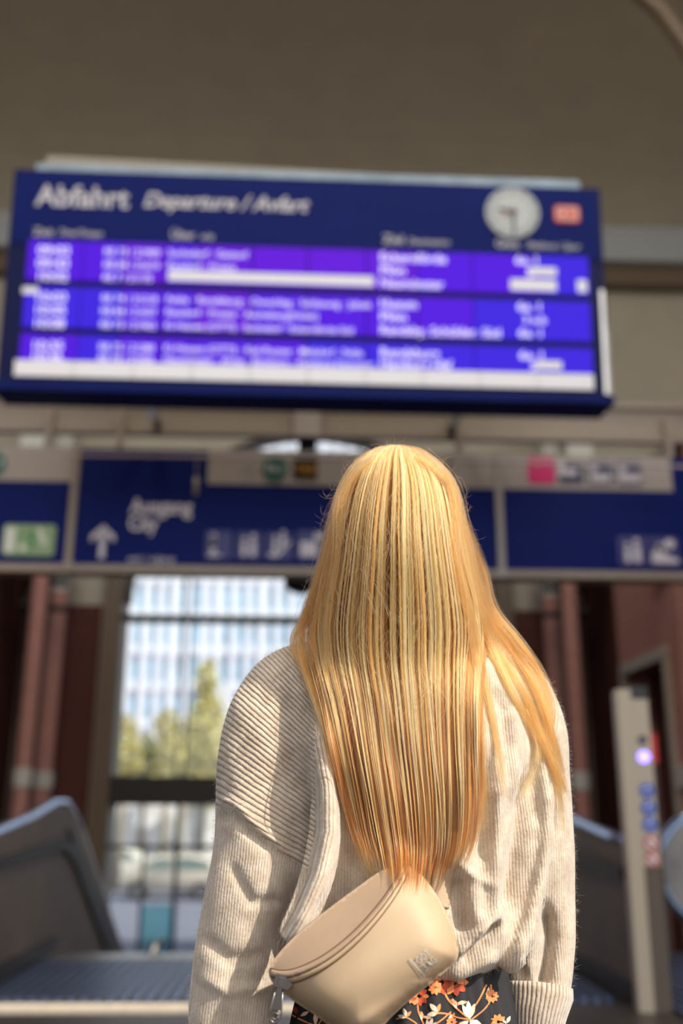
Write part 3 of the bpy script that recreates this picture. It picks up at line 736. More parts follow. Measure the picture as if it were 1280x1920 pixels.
# right sign icons
pink = mat('pink_square', (0.85, 0.02, 0.22), 0.5); dk = mat('slate_icon', (0.07, 0.08, 0.17), 0.5)
icon(sgC, 990, 907, 48, [disc(0.28, 0.72, 0.10)], field=pink, fig=mat('orange_dot', (0.9, 0.25, 0.12), 0.5), name='pink_square')
icon(sgC, 1048, 907, 42, [rect(0.0, 0.35, 0.75, 0.62), rect(0.0, 0.62, 0.25, 1.0)], field=dk)
icon(sgC, 1102, 908, 43, [rect(0.1, 0.1, 0.9, 0.42), disc(0.25, 0.68, 0.16)], field=dk)
icon(sgC, 1156, 909, 43, [rect(0.05, 0.12, 0.95, 0.45), disc(0.25, 0.68, 0.16)], field=dk)
icon(sgC, 1160, 1060, 54, person_icon(0.3, 0.9) + person_icon(0.6, 1.1))
icon(sgC, 1216, 1061, 54, [[(0.1, 0.08), (0.95, 0.08), (0.95, 0.22), (0.6, 0.35), (0.45, 0.65), (0.3, 0.7), (0.12, 0.4)], disc(0.7, 0.75, 0.17), disc(0.4, 0.62, 0.14)])
# thin rod with a hanging sensor in front of the signs
rod = MB().tube([at(140, 853, GY - 0.25), at(700, 860, GY - 0.25), at(1400, 878, GY - 0.25)], 0.016, 8)
tag(rod.build('cable_rod', M['white']), 'thin shining rod running across in front of the blue signs', 'rod')
sn = empty('hanging_sensor', at(370, 854, GY - 0.25), 0, 'small pale stick hanging from the rod before the Ausgang sign', 'sensor')
MB().tube([(0, 0, 0), (0, 0, -0.24)], 0.006, 6).build('wire', M['sign_grey'], sn)
MB().tube([(0, 0, -0.24), (0, 0, -0.43)], 0.022, 8).build('probe', M['rail_beige'], sn)
# dark round lamp below the middle sign
dp = at(566, 1092, 10.62)
hl = empty('hanging_speaker', dp, 0, 'dark round loudspeaker hanging just below the middle sign', 'loudspeaker')
rs = [MB()]
MB().loft([[Vector((0.20 * sin(a) * cos(2*pi*k/20), 0.20 * sin(a) * sin(2*pi*k/20), 0.13 * cos(a))) for k in range(20)] for a in [pi * j / 10 + 0.02 for j in range(10)]]).build('speaker_body', M['dark'], hl)
MB().tube([(0, 0, 0.1), (0, 0, 5.0 - dp.z), (0, -0.27, 5.06 - dp.z)], 0.015, 6).build('cord', M['dark'], hl)

# ------------------------------------------------------------------ the woman
def PX(px, py, Y): return at(px, py, Y)
def lerp(a, b, t): return a + (b - a) * t
def interp(tab, x):
    xs = [t[0] for t in tab]
    return [float(np.interp(x, xs, [t[k] for t in tab])) for k in range(1, len(tab[0]))]
def catmull(pts, n):
    P = np.array(pts, float); m = len(P); out = []
    t = np.linspace(0, m - 1, n)
    for u in t:
        i = min(int(u), m - 2); f = u - i
        p0, p1, p2, p3 = P[max(i-1,0)], P[i], P[i+1], P[min(i+2,m-1)]
        out.append(0.5 * ((2*p1) + (-p0+p2)*f + (2*p0-5*p1+4*p2-p3)*f*f + (-p0+3*p1-3*p2+p3)*f**3))
    return np.array(out)

XC = at(748, 1400, 1.42).x
person = empty('person', (XC, 1.42, 0), 0, 'woman seen from behind in oatmeal knit sweater with long straight blonde hair, looking up', 'person')
def world_child(mb_or_me, name, mats, parent=person, remesh=None, smooth=0):
    """build a mesh given in world coordinates under the person's empty"""
    if isinstance(mb_or_me, MB): o = mb_or_me.build(name, mats)
    else:
        o = bpy.data.objects.new(name, mb_or_me); COL.objects.link(o)
    if remesh:
        r = o.modifiers.new('r', 'REMESH'); r.mode = 'VOXEL'; r.voxel_size = remesh; r.use_smooth_shade = True
        if smooth:
            sm = o.modifiers.new('s', 'SMOOTH'); sm.factor = 0.6; sm.iterations = smooth
        bpy.context.view_layer.update()
        dg = bpy.context.evaluated_depsgraph_get()
        me = bpy.data.meshes.new_from_object(o.evaluated_get(dg)); o.modifiers.clear(); o.data = me; me.name = name
        me.materials.clear()
        for m in (mats if isinstance(mats, (list, tuple)) else [mats]): me.materials.append(m)
        me.polygons.foreach_set('use_smooth', [True] * len(me.polygons))
    wl = Matrix.Identity(4)
    if parent is not None:
        chain = Vector((0, 0, 0)); p = parent
        while p is not None: chain += p.location; p = p.parent
        o.data.transform(Matrix.Translation(-chain))
    o.parent = parent
    return o
def wco(o):
    me = o.data; n = len(me.vertices); a = np.empty(n * 3, np.float32); me.vertices.foreach_get('co', a); a = a.reshape(-1, 3).astype(float)
    off = Vector((0, 0, 0)); p = o.parent
    while p is not None: off += p.location; p = p.parent
    return a + np.array(off)
MI = np.array(MROT.transposed())
def to_px(a):
    q = (np.asarray(a, float) - np.array(CAM)) @ MI.T
    return 640 + FPX * q[:, 0] / -q[:, 2], 960 - FPX * q[:, 1] / -q[:, 2]
def bvh_of(o):
    a = wco(o); return BVHTree.FromPolygons([Vector(v) for v in a], [tuple(p.vertices) for p in o.data.polygons])

skin = mat('skin', (0.62, 0.36, 0.25), 0.5, noise=0.05)
# ---- body
ed = []; vv = []; rr = []
def joint(p, r): vv.append(Vector(p)); rr.append(r); return len(vv) - 1
def chain(start, pts):
    last = start
    for p, r in pts:
        k = joint(p, r); ed.append((last, k)); last = k
    return last
pel = joint((XC, 1.42, 0.92), 0.115)
chest = chain(pel, [((XC, 1.42, 1.05), 0.105), ((XC, 1.42, 1.20), 0.115), ((XC, 1.425, 1.32), 0.105)])
neck = chain(chest, [((XC, 1.43, 1.405), 0.05), ((XC, 1.42, 1.47), 0.048), ((XC, 1.415, 1.54), 0.06)])
for s_ in (-1, 1):
    hip = chain(pel, [((XC + s_ * 0.09, 1.42, 0.84), 0.09), ((XC + s_ * 0.10, 1.425, 0.48), 0.055), ((XC + s_ * 0.10, 1.41, 0.30), 0.052), ((XC + s_ * 0.10, 1.43, 0.09), 0.034), ((XC + s_ * 0.105, 1.50, 0.035), 0.03), ((XC + s_ * 0.11, 1.58, 0.03), 0.028)])
def arm(s_, pts_px):
    pts = [(tuple(PX(a, b, c)), r) for a, b, c, r in pts_px]
    w = chain(chest, pts)
    wp_ = vv[w]; d = Vector((0, 0.05, -1)).normalized()
    palm = chain(w, [(wp_ + d * 0.045, 0.026), (wp_ + d * 0.085, 0.028)])
    pp = vv[palm]
    for k in range(4):
        off = Vector((0.004 * s_, -0.027 + 0.018 * k, 0)); L = (0.062, 0.072, 0.068, 0.052)[k]
        b0 = chain(palm, [(pp + off + d * 0.012, 0.0095), (pp + off + d * (0.012 + L * 0.45) + Vector((-s_ * 0.006, 0, 0)), 0.0088), (pp + off + d * (0.012 + L * 0.78) + Vector((-s_ * 0.016, 0, 0)), 0.008), (pp + off + d * (0.012 + L) + Vector((-s_ * 0.026, 0, 0)), 0.007)])
    chain(w, [(wp_ + d * 0.03 + Vector((-s_ * 0.01, 0.028, 0)), 0.013), (wp_ + d * 0.065 + Vector((-s_ * 0.018, 0.043, 0)), 0.010), (wp_ + d * 0.095 + Vector((-s_ * 0.02, 0.048, 0)), 0.009)])
arm(-1, [(560, 1268, 1.41, 0.05), (497, 1400, 1.40, 0.042), (480, 1600, 1.395, 0.036), (448, 1800, 1.385, 0.03), (440, 1985, 1.38, 0.023)])
arm(1, [(950, 1285, 1.41, 0.05), (992, 1400, 1.415, 0.042), (1005, 1600, 1.415, 0.036), (1008, 1790, 1.41, 0.03), (1003, 1935, 1.41, 0.023)])
me = bpy.data.meshes.new('skeleton'); me.from_pydata([tuple(v) for v in vv], ed, [])
bo = bpy.data.objects.new('skeleton', me); COL.objects.link(bo)
sk = bo.modifiers.new('skin', 'SKIN'); sk.use_smooth_shade = True
for i, d_ in enumerate(me.skin_vertices[0].data if len(me.skin_vertices) else []):
    pass
if not len(me.skin_vertices):
    bm = bmesh.new(); bm.from_mesh(me); bm.verts.layers.skin.verify(); bm.to_mesh(me); bm.free()
for i, d_ in enumerate(me.skin_vertices[0].data): d_.radius = (rr[i], rr[i] * (0.85 if i < 8 else 1)); d_.use_root = (i == 0)
sb = bo.modifiers.new('sub', 'SUBSURF'); sb.levels = 2; sb.render_levels = 2
bpy.context.view_layer.update(); dg = bpy.context.evaluated_depsgraph_get()
bme = bpy.data.meshes.new_from_object(bo.evaluated_get(dg)); bpy.data.objects.remove(bo)
body = MB(); body.add([v.co.copy() for v in bme.vertices], [tuple(p.vertices) for p in bme.polygons])
# head with face features, tilted back a little
HC = Vector((XC - 0.002, 1.405, 1.545))
HM = Matrix.Translation(HC) @ Matrix.Rotation(radians(14), 4, 'X')
hv = []; NH, NV = 64, 48
def gau(x, z, cx_, cz_, sx_, sz_): return exp(-((x - cx_) / sx_) ** 2 - ((z - cz_) / sz_) ** 2)
for j in range(NV + 1):
    t = pi * j / NV
    ring = []
    for k in range(NH):
        a = 2 * pi * k / NH
        x, y, z = sin(t) * sin(a), sin(t) * cos(a), cos(t)
        X = x * 0.073; Yv = y * 0.095; Z = z * 0.115
        if z < 0: X *= 1 - 0.22 * z * z; 
        if z < 0 and y < 0: Yv *= 1 + 0.25 * z
        if y > 0.1:
            f = y
            Yv += f * (0.020 * gau(X, Z, 0, -0.022, 0.011, 0.022) + 0.006 * gau(X, Z, 0, 0.03, 0.04, 0.012) - 0.009 * (gau(X, Z, 0.031, 0.008, 0.014, 0.010) + gau(X, Z, -0.031, 0.008, 0.014, 0.010)) + 0.007 * gau(X, Z, 0, -0.055, 0.022, 0.008) + 0.010 * gau(X, Z, 0, -0.093, 0.022, 0.015))
        ring.append(HM @ Vector((X, Yv, Z)))
    hv.append(ring)
body.loft(hv[0:1] and hv)
for s_ in (-1, 1):
    body.loft([[HM @ Vector((s_ * (0.072 + 0.010 * cos(t) + 0.004), -0.004 + 0.016 * sin(t) * cos(2*pi*k/14), -0.006 + 0.030 * sin(t) * sin(2*pi*k/14))) for k in range(14)] for t in [pi * j / 8 for j in range(9)]])
bodyo = world_child(body, 'body', skin, person, 0.004, 2)
for s_ in (-1, 1):
    e = MB(); c = HM @ Vector((s_ * 0.031, 0.078, 0.008))
    e.loft([[c + Vector((0.012 * sin(t) * cos(2*pi*k/16), 0.012 * cos(t), 0.012 * sin(t) * sin(2*pi*k/16))) for k in range(16)] for t in [pi * j / 8 for j in range(9)]])
    world_child(e, 'eye', mat('eye_white', (0.75, 0.75, 0.75), 0.2), person)
# shoes
for s_ in (-1, 1):
    rings = []
    for t, w_, h_, zc in ((-0.075, 0.020, 0.025, 0.04), (-0.06, 0.034, 0.05, 0.05), (-0.02, 0.036, 0.055, 0.055), (0.04, 0.038, 0.045, 0.045), (0.10, 0.045, 0.032, 0.034), (0.15, 0.040, 0.026, 0.028), (0.18, 0.02, 0.016, 0.02)):
        rings.append([Vector((XC + s_ * 0.105 + w_ * cos(2*pi*k/20), 1.44 + t, max(0.0, zc + h_ * sin(2*pi*k/20)))) for k in range(20)])
    world_child(MB().loft(rings), 'shoe', mat('white_sneaker', (0.7, 0.68, 0.64), 0.6), person)

# ---- sweater
YT = 1.425
torso = [  # py, xl, xr, Ycentre, half depth, exponent
 (1150, 712, 790, 1.44, 0.045, 2.0), (1172, 672, 826, 1.44, 0.062, 2.0), (1192, 605, 892, 1.435, 0.078, 2.1), (1212, 552, 948, 1.43, 0.094, 2.2), (1240, 512, 985, 1.43, 0.106, 2.3),
 (1290, 500, 1000, 1.43, 0.118, 2.5), (1360, 505, 1003, 1.43, 0.126, 2.6), (1450, 520, 1008, 1.43, 0.130, 2.8),
 (1550, 528, 1018, 1.43, 0.130, 3.0), (1620, 532, 1012, 1.43, 0.132, 3.0), (1700, 535, 1000, 1.43, 0.136, 2.9), (1760, 530, 982, 1.43, 0.142, 2.7), (1800, 530, 966, 1.43, 0.144, 2.5), (1825, 545, 950, 1.43, 0.138, 2.3), (1838, 562, 932, 1.43, 0.126, 2.2)]
def sup(c, s2, n): return (abs(c) ** (2 / n)) * (1 if c >= 0 else -1), (abs(s2) ** (2 / n)) * (1 if s2 >= 0 else -1)
rows = []
for py in np.linspace(1150, 1838, 60):
    xl, xr, yc, b, n = interp(torso, py)
    pl_, pr_ = PX(xl, py, yc - b * 0.4), PX(xr, py, yc - b * 0.4)
    zc = at((xl + xr) / 2, py, yc - b).z
    xm, a_ = (pl_.x + pr_.x) / 2, (pr_.x - pl_.x) / 2
    rows.append([Vector((xm + a_ * sup(cos(2*pi*k/72), 0, n)[0], yc + b * sup(0, sin(2*pi*k/72), n)[1], zc)) for k in range(72)])
sw = MB().loft(rows)
def sleeve(tab, flat=1.0):
    pts = catmull([(a, b, c, r) for a, b, c, r in tab], 40)
    path = [PX(p[0], p[1], p[2]) for p in pts]; rads = []
    for p in pts:
        rads.append((at(p[0] + p[3], p[1], p[2]) - at(p[0], p[1], p[2])).length)
    return path, rads
slL = [(596, 1236, 1.43, 40), (535, 1278, 1.42, 62), (505, 1350, 1.41, 80), (492, 1440, 1.40, 86), (492, 1510, 1.395, 88), (487, 1600, 1.39, 88), (466, 1700, 1.385, 86), (446, 1800, 1.38, 84), (437, 1900, 1.375, 84), (438, 1965, 1.375, 78)]
slR = [(900, 1240, 1.43, 44), (962, 1292, 1.43, 62), (986, 1370, 1.435, 74), (992, 1450, 1.44, 74), (998, 1540, 1.445, 74), (1003, 1620, 1.445, 73), (1006, 1700, 1.445, 71), (1008, 1780, 1.44, 67), (1008, 1840, 1.435, 60), (1004, 1900, 1.43, 52)]
for tb in (slL, slR):
    path, rads = sleeve(tb); sw.tube(path, rads, 40)
def roll(pts):
    c = catmull(pts, 30); path = [PX(p[0], p[1], p[2]) for p in c]; sw.tube(path, [p[3] * 0.00072 for p in c], 20)
roll([(590, 1300, 1.345, 8), (598, 1380, 1.322, 18), (608, 1460, 1.308, 24), (610, 1540, 1.300, 28), (600, 1620, 1.288, 30), (578, 1690, 1.276, 28), (550, 1745, 1.268, 24), (538, 1764, 1.268, 20)])
roll([(1012, 1400, 1.385, 10), (1012, 1500, 1.372, 14), (1008, 1600, 1.365, 16), (994, 1690, 1.352, 18), (968, 1770, 1.340, 20), (942, 1812, 1.335, 16)])
ro = world_child(sw, 'sweater', skin, person, 0.0042, 6)
knit = mat('oatmeal_knit', (0.60, 0.50, 0.39), 0.95, sheen=0.6)
ro.data.materials.clear(); ro.data.materials.append(knit)
# folds: (polyline px, sigma px, amplitude m)
FOLDS = [
 ([(592, 1330), (604, 1400), (618, 1480), (618, 1560), (600, 1640), (570, 1710), (536, 1768)], 18, 0.012),
 ([(560, 1420), (578, 1500), (582, 1580), (570, 1650), (540, 1720), (512, 1780)], 15, -0.014),
 ([(640, 1440), (658, 1520), (655, 1600), (630, 1680), (590, 1740)], 24, -0.016),
 ([(905, 1300), (900, 1400), (880, 1500), (870, 1600), (880, 1700), (905, 1780)], 26, 0.020),
 ([(990, 1430), (985, 1540), (970, 1640), (955, 1720)], 17, -0.036),
 ([(1030, 1440), (1022, 1560), (1008, 1660), (985, 1750), (955, 1815)], 13, 0.018),
 ([(935, 1440), (930, 1560), (925, 1660), (935, 1760)], 16, 0.018),
 ([(848, 1792), (880, 1756), (930, 1706)], 9, 0.018),
 ([(862, 1800), (900, 1768), (935, 1722)], 10, -0.024),
 ([(845, 1834), (880, 1812), (925, 1784)], 9, 0.010),
 ([(855, 1640), (862, 1700), (868, 1750)], 18, -0.022),
 ([(840, 1610), (880, 1640), (920, 1660)], 8, 0.006),
 ([(1022, 1700), (1032, 1760), (1022, 1820), (1012, 1850)], 12, -0.030),
 ([(1000, 1750), (990, 1800), (1002, 1846)], 9, 0.010),
 ([(410, 1500), (440, 1505), (476, 1545), (530, 1590), (580, 1625)], 7, 0.006),
 ([(405, 1535), (440, 1530), (472, 1566), (526, 1608)], 10, -0.008),
 ([(640, 1560), (680, 1600), (720, 1640)], 14, 0.006),
 ([(905, 1420), (905, 1520), (898, 1620)], 14, -0.014),
 ([(955, 1320), (965, 1420), (968, 1500)], 14, 0.012),
 ([(430, 1620), (470, 1690), (540, 1690)], 10, -0.007),
 ([(380, 1760), (430, 1800), (500, 1790)], 12, -0.007),
 ([(375, 1830), (430, 1860), (500, 1850)], 12, 0.005),
 ([(880, 1250), (940, 1330), (960, 1420)], 16, -0.008),
]
def polydist(px, py, poly):
    best = np.full(px.shape, 1e9); tt = np.zeros(px.shape); L = 0; n = len(poly) - 1
    for i in range(n):
        ax, ay = poly[i]; bx_, by_ = poly[i + 1]; dx, dy = bx_ - ax, by_ - ay; q = dx*dx + dy*dy
        t = np.clip(((px - ax) * dx + (py - ay) * dy) / q, 0, 1)
        d = np.hypot(px - ax - t * dx, py - ay - t * dy)
        m = d < best; best[m] = d[m]; tt[m] = (i + t[m]) / n
    return best, tt
A = wco(ro); pxs, pys = to_px(A)
me = ro.data; nrm = np.empty(len(me.vertices) * 3, np.float32); me.vertices.foreach_get('normal', nrm); nrm = nrm.reshape(-1, 3)
facing = np.clip(-nrm[:, 1] * 1.6 + 0.1, 0, 1)
disp = np.zeros(len(A)); 
for poly, sg, amp in FOLDS:
    d, t = polydist(pxs, pys, poly)
    fade = np.clip(np.minimum(t, 1 - t) * 6 + 0.25, 0, 1)
    disp += amp * np.exp(-(d / sg) ** 2) * fade
# blouson swell above the hem and loose crinkles
disp += 0.010 * np.exp(-((pys - 1790) / 45) ** 2) * ((pxs > 800) & (pxs < 975))
disp += 0.0022 * np.sin(pys / 31 + 2.2 * np.sin(pxs / 47)) * np.sin(pxs / 39 + 1.7 * np.sin(pys / 83)) + 0.0016 * np.sin(pxs / 17 + pys / 40)
newA = np.array(A); v2c = (np.array(CAM) - A); v2c /= np.linalg.norm(v2c, axis=1)[:, None]
dirn = nrm * 0.5 + v2c * 0.5
newA += dirn * (disp * facing)[:, None]
off = np.array(person.location); me.vertices.foreach_set('co', (newA - off).astype(np.float32).ravel()); me.update()
# knit rib phase per corner
A = newA; pxs, pys = to_px(A)
ncorn = len(me.loops); vi = np.empty(ncorn, np.int32); me.loops.foreach_get('vertex_index', vi)
npoly = len(me.polygons); ls = np.empty(npoly, np.int32); lt_ = np.empty(npoly, np.int32); me.polygons.foreach_get('loop_start', ls); me.polygons.foreach_get('loop_total', lt_)
pc = np.empty(npoly * 3, np.float32); me.polygons.foreach_get('center', pc); pc = pc.reshape(-1, 3) + off
pn = np.empty(npoly * 3, np.float32); me.polygons.foreach_get('normal', pn); pn = pn.reshape(-1, 3)
cpx, cpy = to_px(pc)
roll_x = np.interp(cpy, [1200, 1330, 1400, 1480, 1560, 1640, 1710, 1768], [640, 590, 592, 592, 590, 574, 545, 515])
seam_y = np.interp(cpx, [400, 440, 476, 530, 580, 640], [1508, 1512, 1556, 1600, 1634, 1660])
zone = np.zeros(npoly, int)                          # 0 vertical back ribs
zone[(cpx < roll_x) & (cpy < seam_y) & (pn[:, 1] < 0.3)] = 1   # diagonal shoulder panel
zone[(cpx < roll_x) & (cpy >= seam_y)] = 2          # lower left sleeve
zr = (cpx >= roll_x) & (cpx < roll_x + 42) & (cpy > 1380) & (cpy < 1790); zone[zr] = 3
ph = np.zeros(npoly * 4 if False else ncorn, np.float32)
pz = np.repeat(zone, lt_); order = np.repeat(ls, lt_)
x_, y_, X_, Z_, Yy = pxs[vi], pys[vi], A[vi, 0], A[vi, 2], A[vi, 1]
p0 = X_ / 0.0037 + 0.5 * np.sin(Z_ * 21)
p1 = ((y_ - 2.815 * (x_ - 500)) / (1 - 0.00145 * (x_ - 500))) / 11.5
p2 = (x_ + 0.11 * y_) / 5.4
p3 = (x_ - np.interp(y_, [1330, 1400, 1480, 1560, 1640, 1710, 1768], [592, 604, 618, 618, 600, 570, 536])) / 8.5
ph = np.choose(pz, [p0, p1, p2, p3]).astype(np.float32)
at_ = me.attributes.new('rib', 'FLOAT', 'CORNER'); at_.data.foreach_set('value', ph)
amp_ = np.choose(pz, [0.34, 1.0, 0.36, 0.7]).astype(np.float32)
a2 = me.attributes.new('rib_depth', 'FLOAT', 'CORNER'); a2.data.foreach_set('value', amp_)
nt = knit.node_tree; N = nt.nodes; Lk = nt.links; B = N['Principled BSDF']
an = N.new('ShaderNodeAttribute'); an.attribute_name = 'rib'; ad_ = N.new('ShaderNodeAttribute'); ad_.attribute_name = 'rib_depth'
def mth(op, a, b=None, c=None):
    n = N.new('ShaderNodeMath'); n.operation = op
    for i, v in enumerate((a, b, c)):
        if v is None: continue
        if isinstance(v, (int, float)): n.inputs[i].default_value = v
        else: Lk.new(v, n.inputs[i])
    return n.outputs[0]
tc = N.new('ShaderNodeTexCoord')
nz = N.new('ShaderNodeTexNoise'); nz.inputs['Scale'].default_value = 260; nz.inputs['Detail'].default_value = 4; Lk.new(tc.outputs['Object'], nz.inputs['Vector'])
nz2 = N.new('ShaderNodeTexNoise'); nz2.inputs['Scale'].default_value = 60; nz2.inputs['Detail'].default_value = 6; Lk.new(tc.outputs['Object'], nz2.inputs['Vector'])
phn = mth('ADD', an.outputs['Fac'], mth('MULTIPLY', nz2.outputs[0], 0.5))
rib = mth('ABSOLUTE', mth('SINE', mth('MULTIPLY', phn, pi)))
rib = mth('POWER', rib, 0.6)
hgt = mth('ADD', mth('MULTIPLY', mth('MULTIPLY', rib, ad_.outputs['Fac']), 1.0), mth('MULTIPLY', nz.outputs[0], 0.55))
bp = N.new('ShaderNodeBump'); bp.inputs['Strength'].default_value = 0.9; bp.inputs['Distance'].default_value = 0.0022
Lk.new(hgt, bp.inputs['Height']); Lk.new(bp.outputs[0], B.inputs['Normal'])
cr_ = N.new('ShaderNodeValToRGB'); cr_.color_ramp.elements[0].position = 0.30; cr_.color_ramp.elements[1].position = 0.72
cr_.color_ramp.elements[0].color = (0.41, 0.315, 0.225, 1); cr_.color_ramp.elements[1].color = (0.67, 0.575, 0.455, 1)
mixn = mth('ADD', mth('MULTIPLY', nz2.outputs[0], 0.72), mth('MULTIPLY', nz.outputs[0], 0.28))
Lk.new(mixn, cr_.inputs[0])
gv = N.new('ShaderNodeMix'); gv.data_type = 'RGBA'; gv.blend_type = 'MULTIPLY'
Lk.new(mth('MULTIPLY', mth('SUBTRACT', 1.0, rib), mth('MULTIPLY', ad_.outputs['Fac'], 0.9)), gv.inputs[0]); Lk.new(cr_.outputs[0], gv.inputs[6]); gv.inputs[7].default_value = (0.55, 0.40, 0.30, 1)  # shade in the rib grooves multiplied into the knit colour
Lk.new(gv.outputs[2], B.inputs['Base Color'])
sweater = ro
swb = bvh_of(sweater)

# folded cuff on the right sleeve, plain cuff on the left
def cuff(pts, name='cuff'):
    path = [PX(a, b, c) for a, b, c, r in pts]; rads = [(at(a + r, b, c) - at(a, b, c)).length for a, b, c, r in pts]
    m = MB(); m.tube(path, rads, 48)
    o = world_child(m, name, knit, sweater)
    me = o.data; n = len(me.loops); vi = np.empty(n, np.int32); me.loops.foreach_get('vertex_index', vi)
    a = me.attributes.new('rib', 'FLOAT', 'CORNER'); a.data.foreach_set('value', ((vi % 48) * 1.0).astype(np.float32))
    a = me.attributes.new('rib_depth', 'FLOAT', 'CORNER'); a.data.foreach_set('value', np.full(n, 0.9, np.float32))
    return o
cuff([(1006, 1856, 1.425, 50), (1006, 1848, 1.425, 60), (1006, 1850, 1.425, 66), (1006, 1860, 1.423, 67), (1001, 1895, 1.42, 60), (996, 1935, 1.415, 54), (994, 1942, 1.415, 44)])
cuff([(438, 1950, 1.375, 60), (438, 1958, 1.375, 70), (438, 1990, 1.375, 60), (439, 2030, 1.375, 54), (439, 2036, 1.375, 44)])

# ---- skirt
skm = mat('black_print_fabric', (0.012, 0.012, 0.014), 0.8, noise=0.3, nscale=12)
o1 = mat('orange_print', (0.80, 0.26, 0.08), 0.75); o2 = mat('peach_print', (0.86, 0.55, 0.36), 0.75); o3 = mat('rust_print', (0.48, 0.07, 0.025), 0.75, noise=0.5, nscale=120); o4 = mat('cream_print', (0.85, 0.68, 0.52), 0.75)
rows = []
for j in range(50):
    t = j / 49; z = 1.02 - t * 0.66
    ra = 0.120 + 0.018 * min(1, t * 5) + 0.16 * t * t; rb_ = 0.108 + 0.030 * min(1, t * 5) + 0.14 * t * t
    rows.append([Vector((XC + 0.004 + (ra + 0.007 * (0.3 + t * 2) * sin(k * 2 * pi * 26 / 312 + 0.6 * sin(k * 0.09))) * cos(2*pi*k/312), 1.425 + (rb_ + 0.007 * (0.3 + t * 2) * sin(k * 2 * pi * 26 / 312 + 0.6 * sin(k * 0.09))) * sin(2*pi*k/312), z)) for k in range(312)])
skb = MB().loft(rows)
sk_bvh = BVHTree.FromPolygons([Vector(v) for v in skb.v], [f for f in skb.f])
def cast(px, py, bv, lift=0.001, default=1.3):
    d = (MROT @ Vector(((px - 640) / FPX, (960 - py) / FPX, -1))).normalized()
    h = bv.ray_cast(CAM, d)
    if h[0] is None: return None
    return h[0] - d * lift
def patch_poly(mb, pts, mi, bv, lift):
    vs = [cast(a, b, bv, lift) for a, b in pts]
    if any(v is None for v in vs): return
    cx_ = sum(p[0] for p in pts) / len(pts); cy_ = sum(p[1] for p in pts) / len(pts)
    c = cast(cx_, cy_, bv, lift)
    if c is None: return
    if max(v.y for v in vs) - min(v.y for v in vs) > 0.022: return
    n = len(vs); mb.add(vs + [c], [(i, (i + 1) % n, n) for i in range(n)], mi)
def petal(mb, x, y, L, ang, w, mi, bv=None, lift=0.0014):
    ca, sa = cos(ang), sin(ang); pts = []
    for t, q in ((0, 0.08), (0.25, 0.7), (0.5, 1), (0.8, 0.6), (1, 0.0), (0.8, -0.6), (0.5, -1), (0.25, -0.7), (0, -0.08)):
        pts.append((x + ca * t * L - sa * q * w, y + sa * t * L + ca * q * w))
    patch_poly(mb, pts, mi, bv or sk_bvh, lift)
def stem(mb, pts, w, mi, bv=None, lift=0.001):
    c = catmull(pts, 24)
    for i in range(23):
        a, b = c[i], c[i+1]; d = b - a; n = np.array((-d[1], d[0])); n /= (np.linalg.norm(n) + 1e-9); ww = w * (1 - 0.35 * i / 23)
        patch_poly(mb, [tuple(a + n * ww), tuple(b + n * ww), tuple(b - n * ww), tuple(a - n * ww)], mi, bv or sk_bvh, lift)
def blossom(mb, x, y, r, mi):
    for k in range(9):
        petal(mb, x + cos(k * 0.7) * r * 0.2, y + sin(k * 0.7) * r * 0.2, r, k * 0.7, r * 0.32, mi if k % 3 else 1, lift=0.0012 + 0.0003 * k)
def motif(mb, x, y, s_=1.0, rot=0.0):
    def T(a, b): return x + s_ * (a * cos(rot) - b * sin(rot)), y + s_ * (a * sin(rot) + b * cos(rot))
    stem(mb, [T(-78, 0), T(-60, -12), T(-35, -10), T(-20, -4), T(5, 0)], 1.7 * s_, 1)
    stem(mb, [T(-48, -62), T(-38, -38), T(-15, -15), T(5, 0)], 2.0 * s_, 1)
    stem(mb, [T(34, -66), T(20, -38), T(4, -14), T(2, 0)], 1.7 * s_, 1)
    stem(mb, [T(42, -66), T(42, -40), T(30, -20), T(5, 0)], 1.7 * s_, 1)
    for a, b, L, an_, w_, m_ in ((2, -2, 34, -1.65, 6, 4), (2, -2, 30, -2.05, 5, 4), (2, -2, 30, -1.25, 5, 2), (2, 2, 26, 0.4, 7, 4), (0, 2, 30, 2.5, 7, 2), (4, 4, 22, 1.3, 6, 4), (-22, -30, 20, -0.2, 4, 2), (-30, -40, 22, 1.2, 4, 4), (-34, -38, 20, 0.6, 4, 1), (-58, -14, 22, -2.3, 5, 4), (-58, -12, 20, 3.0, 5, 4), (-60, -12, 20, -1.2, 4, 1), (36, -36, 26, -1.5, 4, 4), (20, 10, 14, 1.7, 3, 4), (44, 12, 16, 1.5, 4, 1)):
        a_, b_ = T(a, b); petal(mb, a_, b_, L * s_, an_ + rot, w_ * s_, m_)
    for a, b, r, m_ in ((-50, -70, 20, 3), (-62, -60, 12, 1), (44, -44, 11, 1), (56, 4, 13, 1)):
        a_, b_ = T(a, b); blossom(mb, a_, b_, r * s_, m_)
motif(skb, 878, 1912); motif(skb, 800, 1935, 0.8, 0.4); motif(skb, 590, 1925, 0.9, -0.3); motif(skb, 545, 1975, 0.8, 0.5); motif(skb, 700, 1990, 0.9); motif(skb, 955, 1960, 0.7, 1.2); motif(skb, 830, 2010, 0.9, -0.5)
blossom(skb, 552, 1884, 15, 3); petal(skb, 575, 1905, 24, 0.1, 6, 1); petal(skb, 560, 1895, 26, 1.7, 3, 1); blossom(skb, 852, 1842, 22, 3)
world_child(skb, 'skirt', [skm, o1, o2, o3, o4], person)

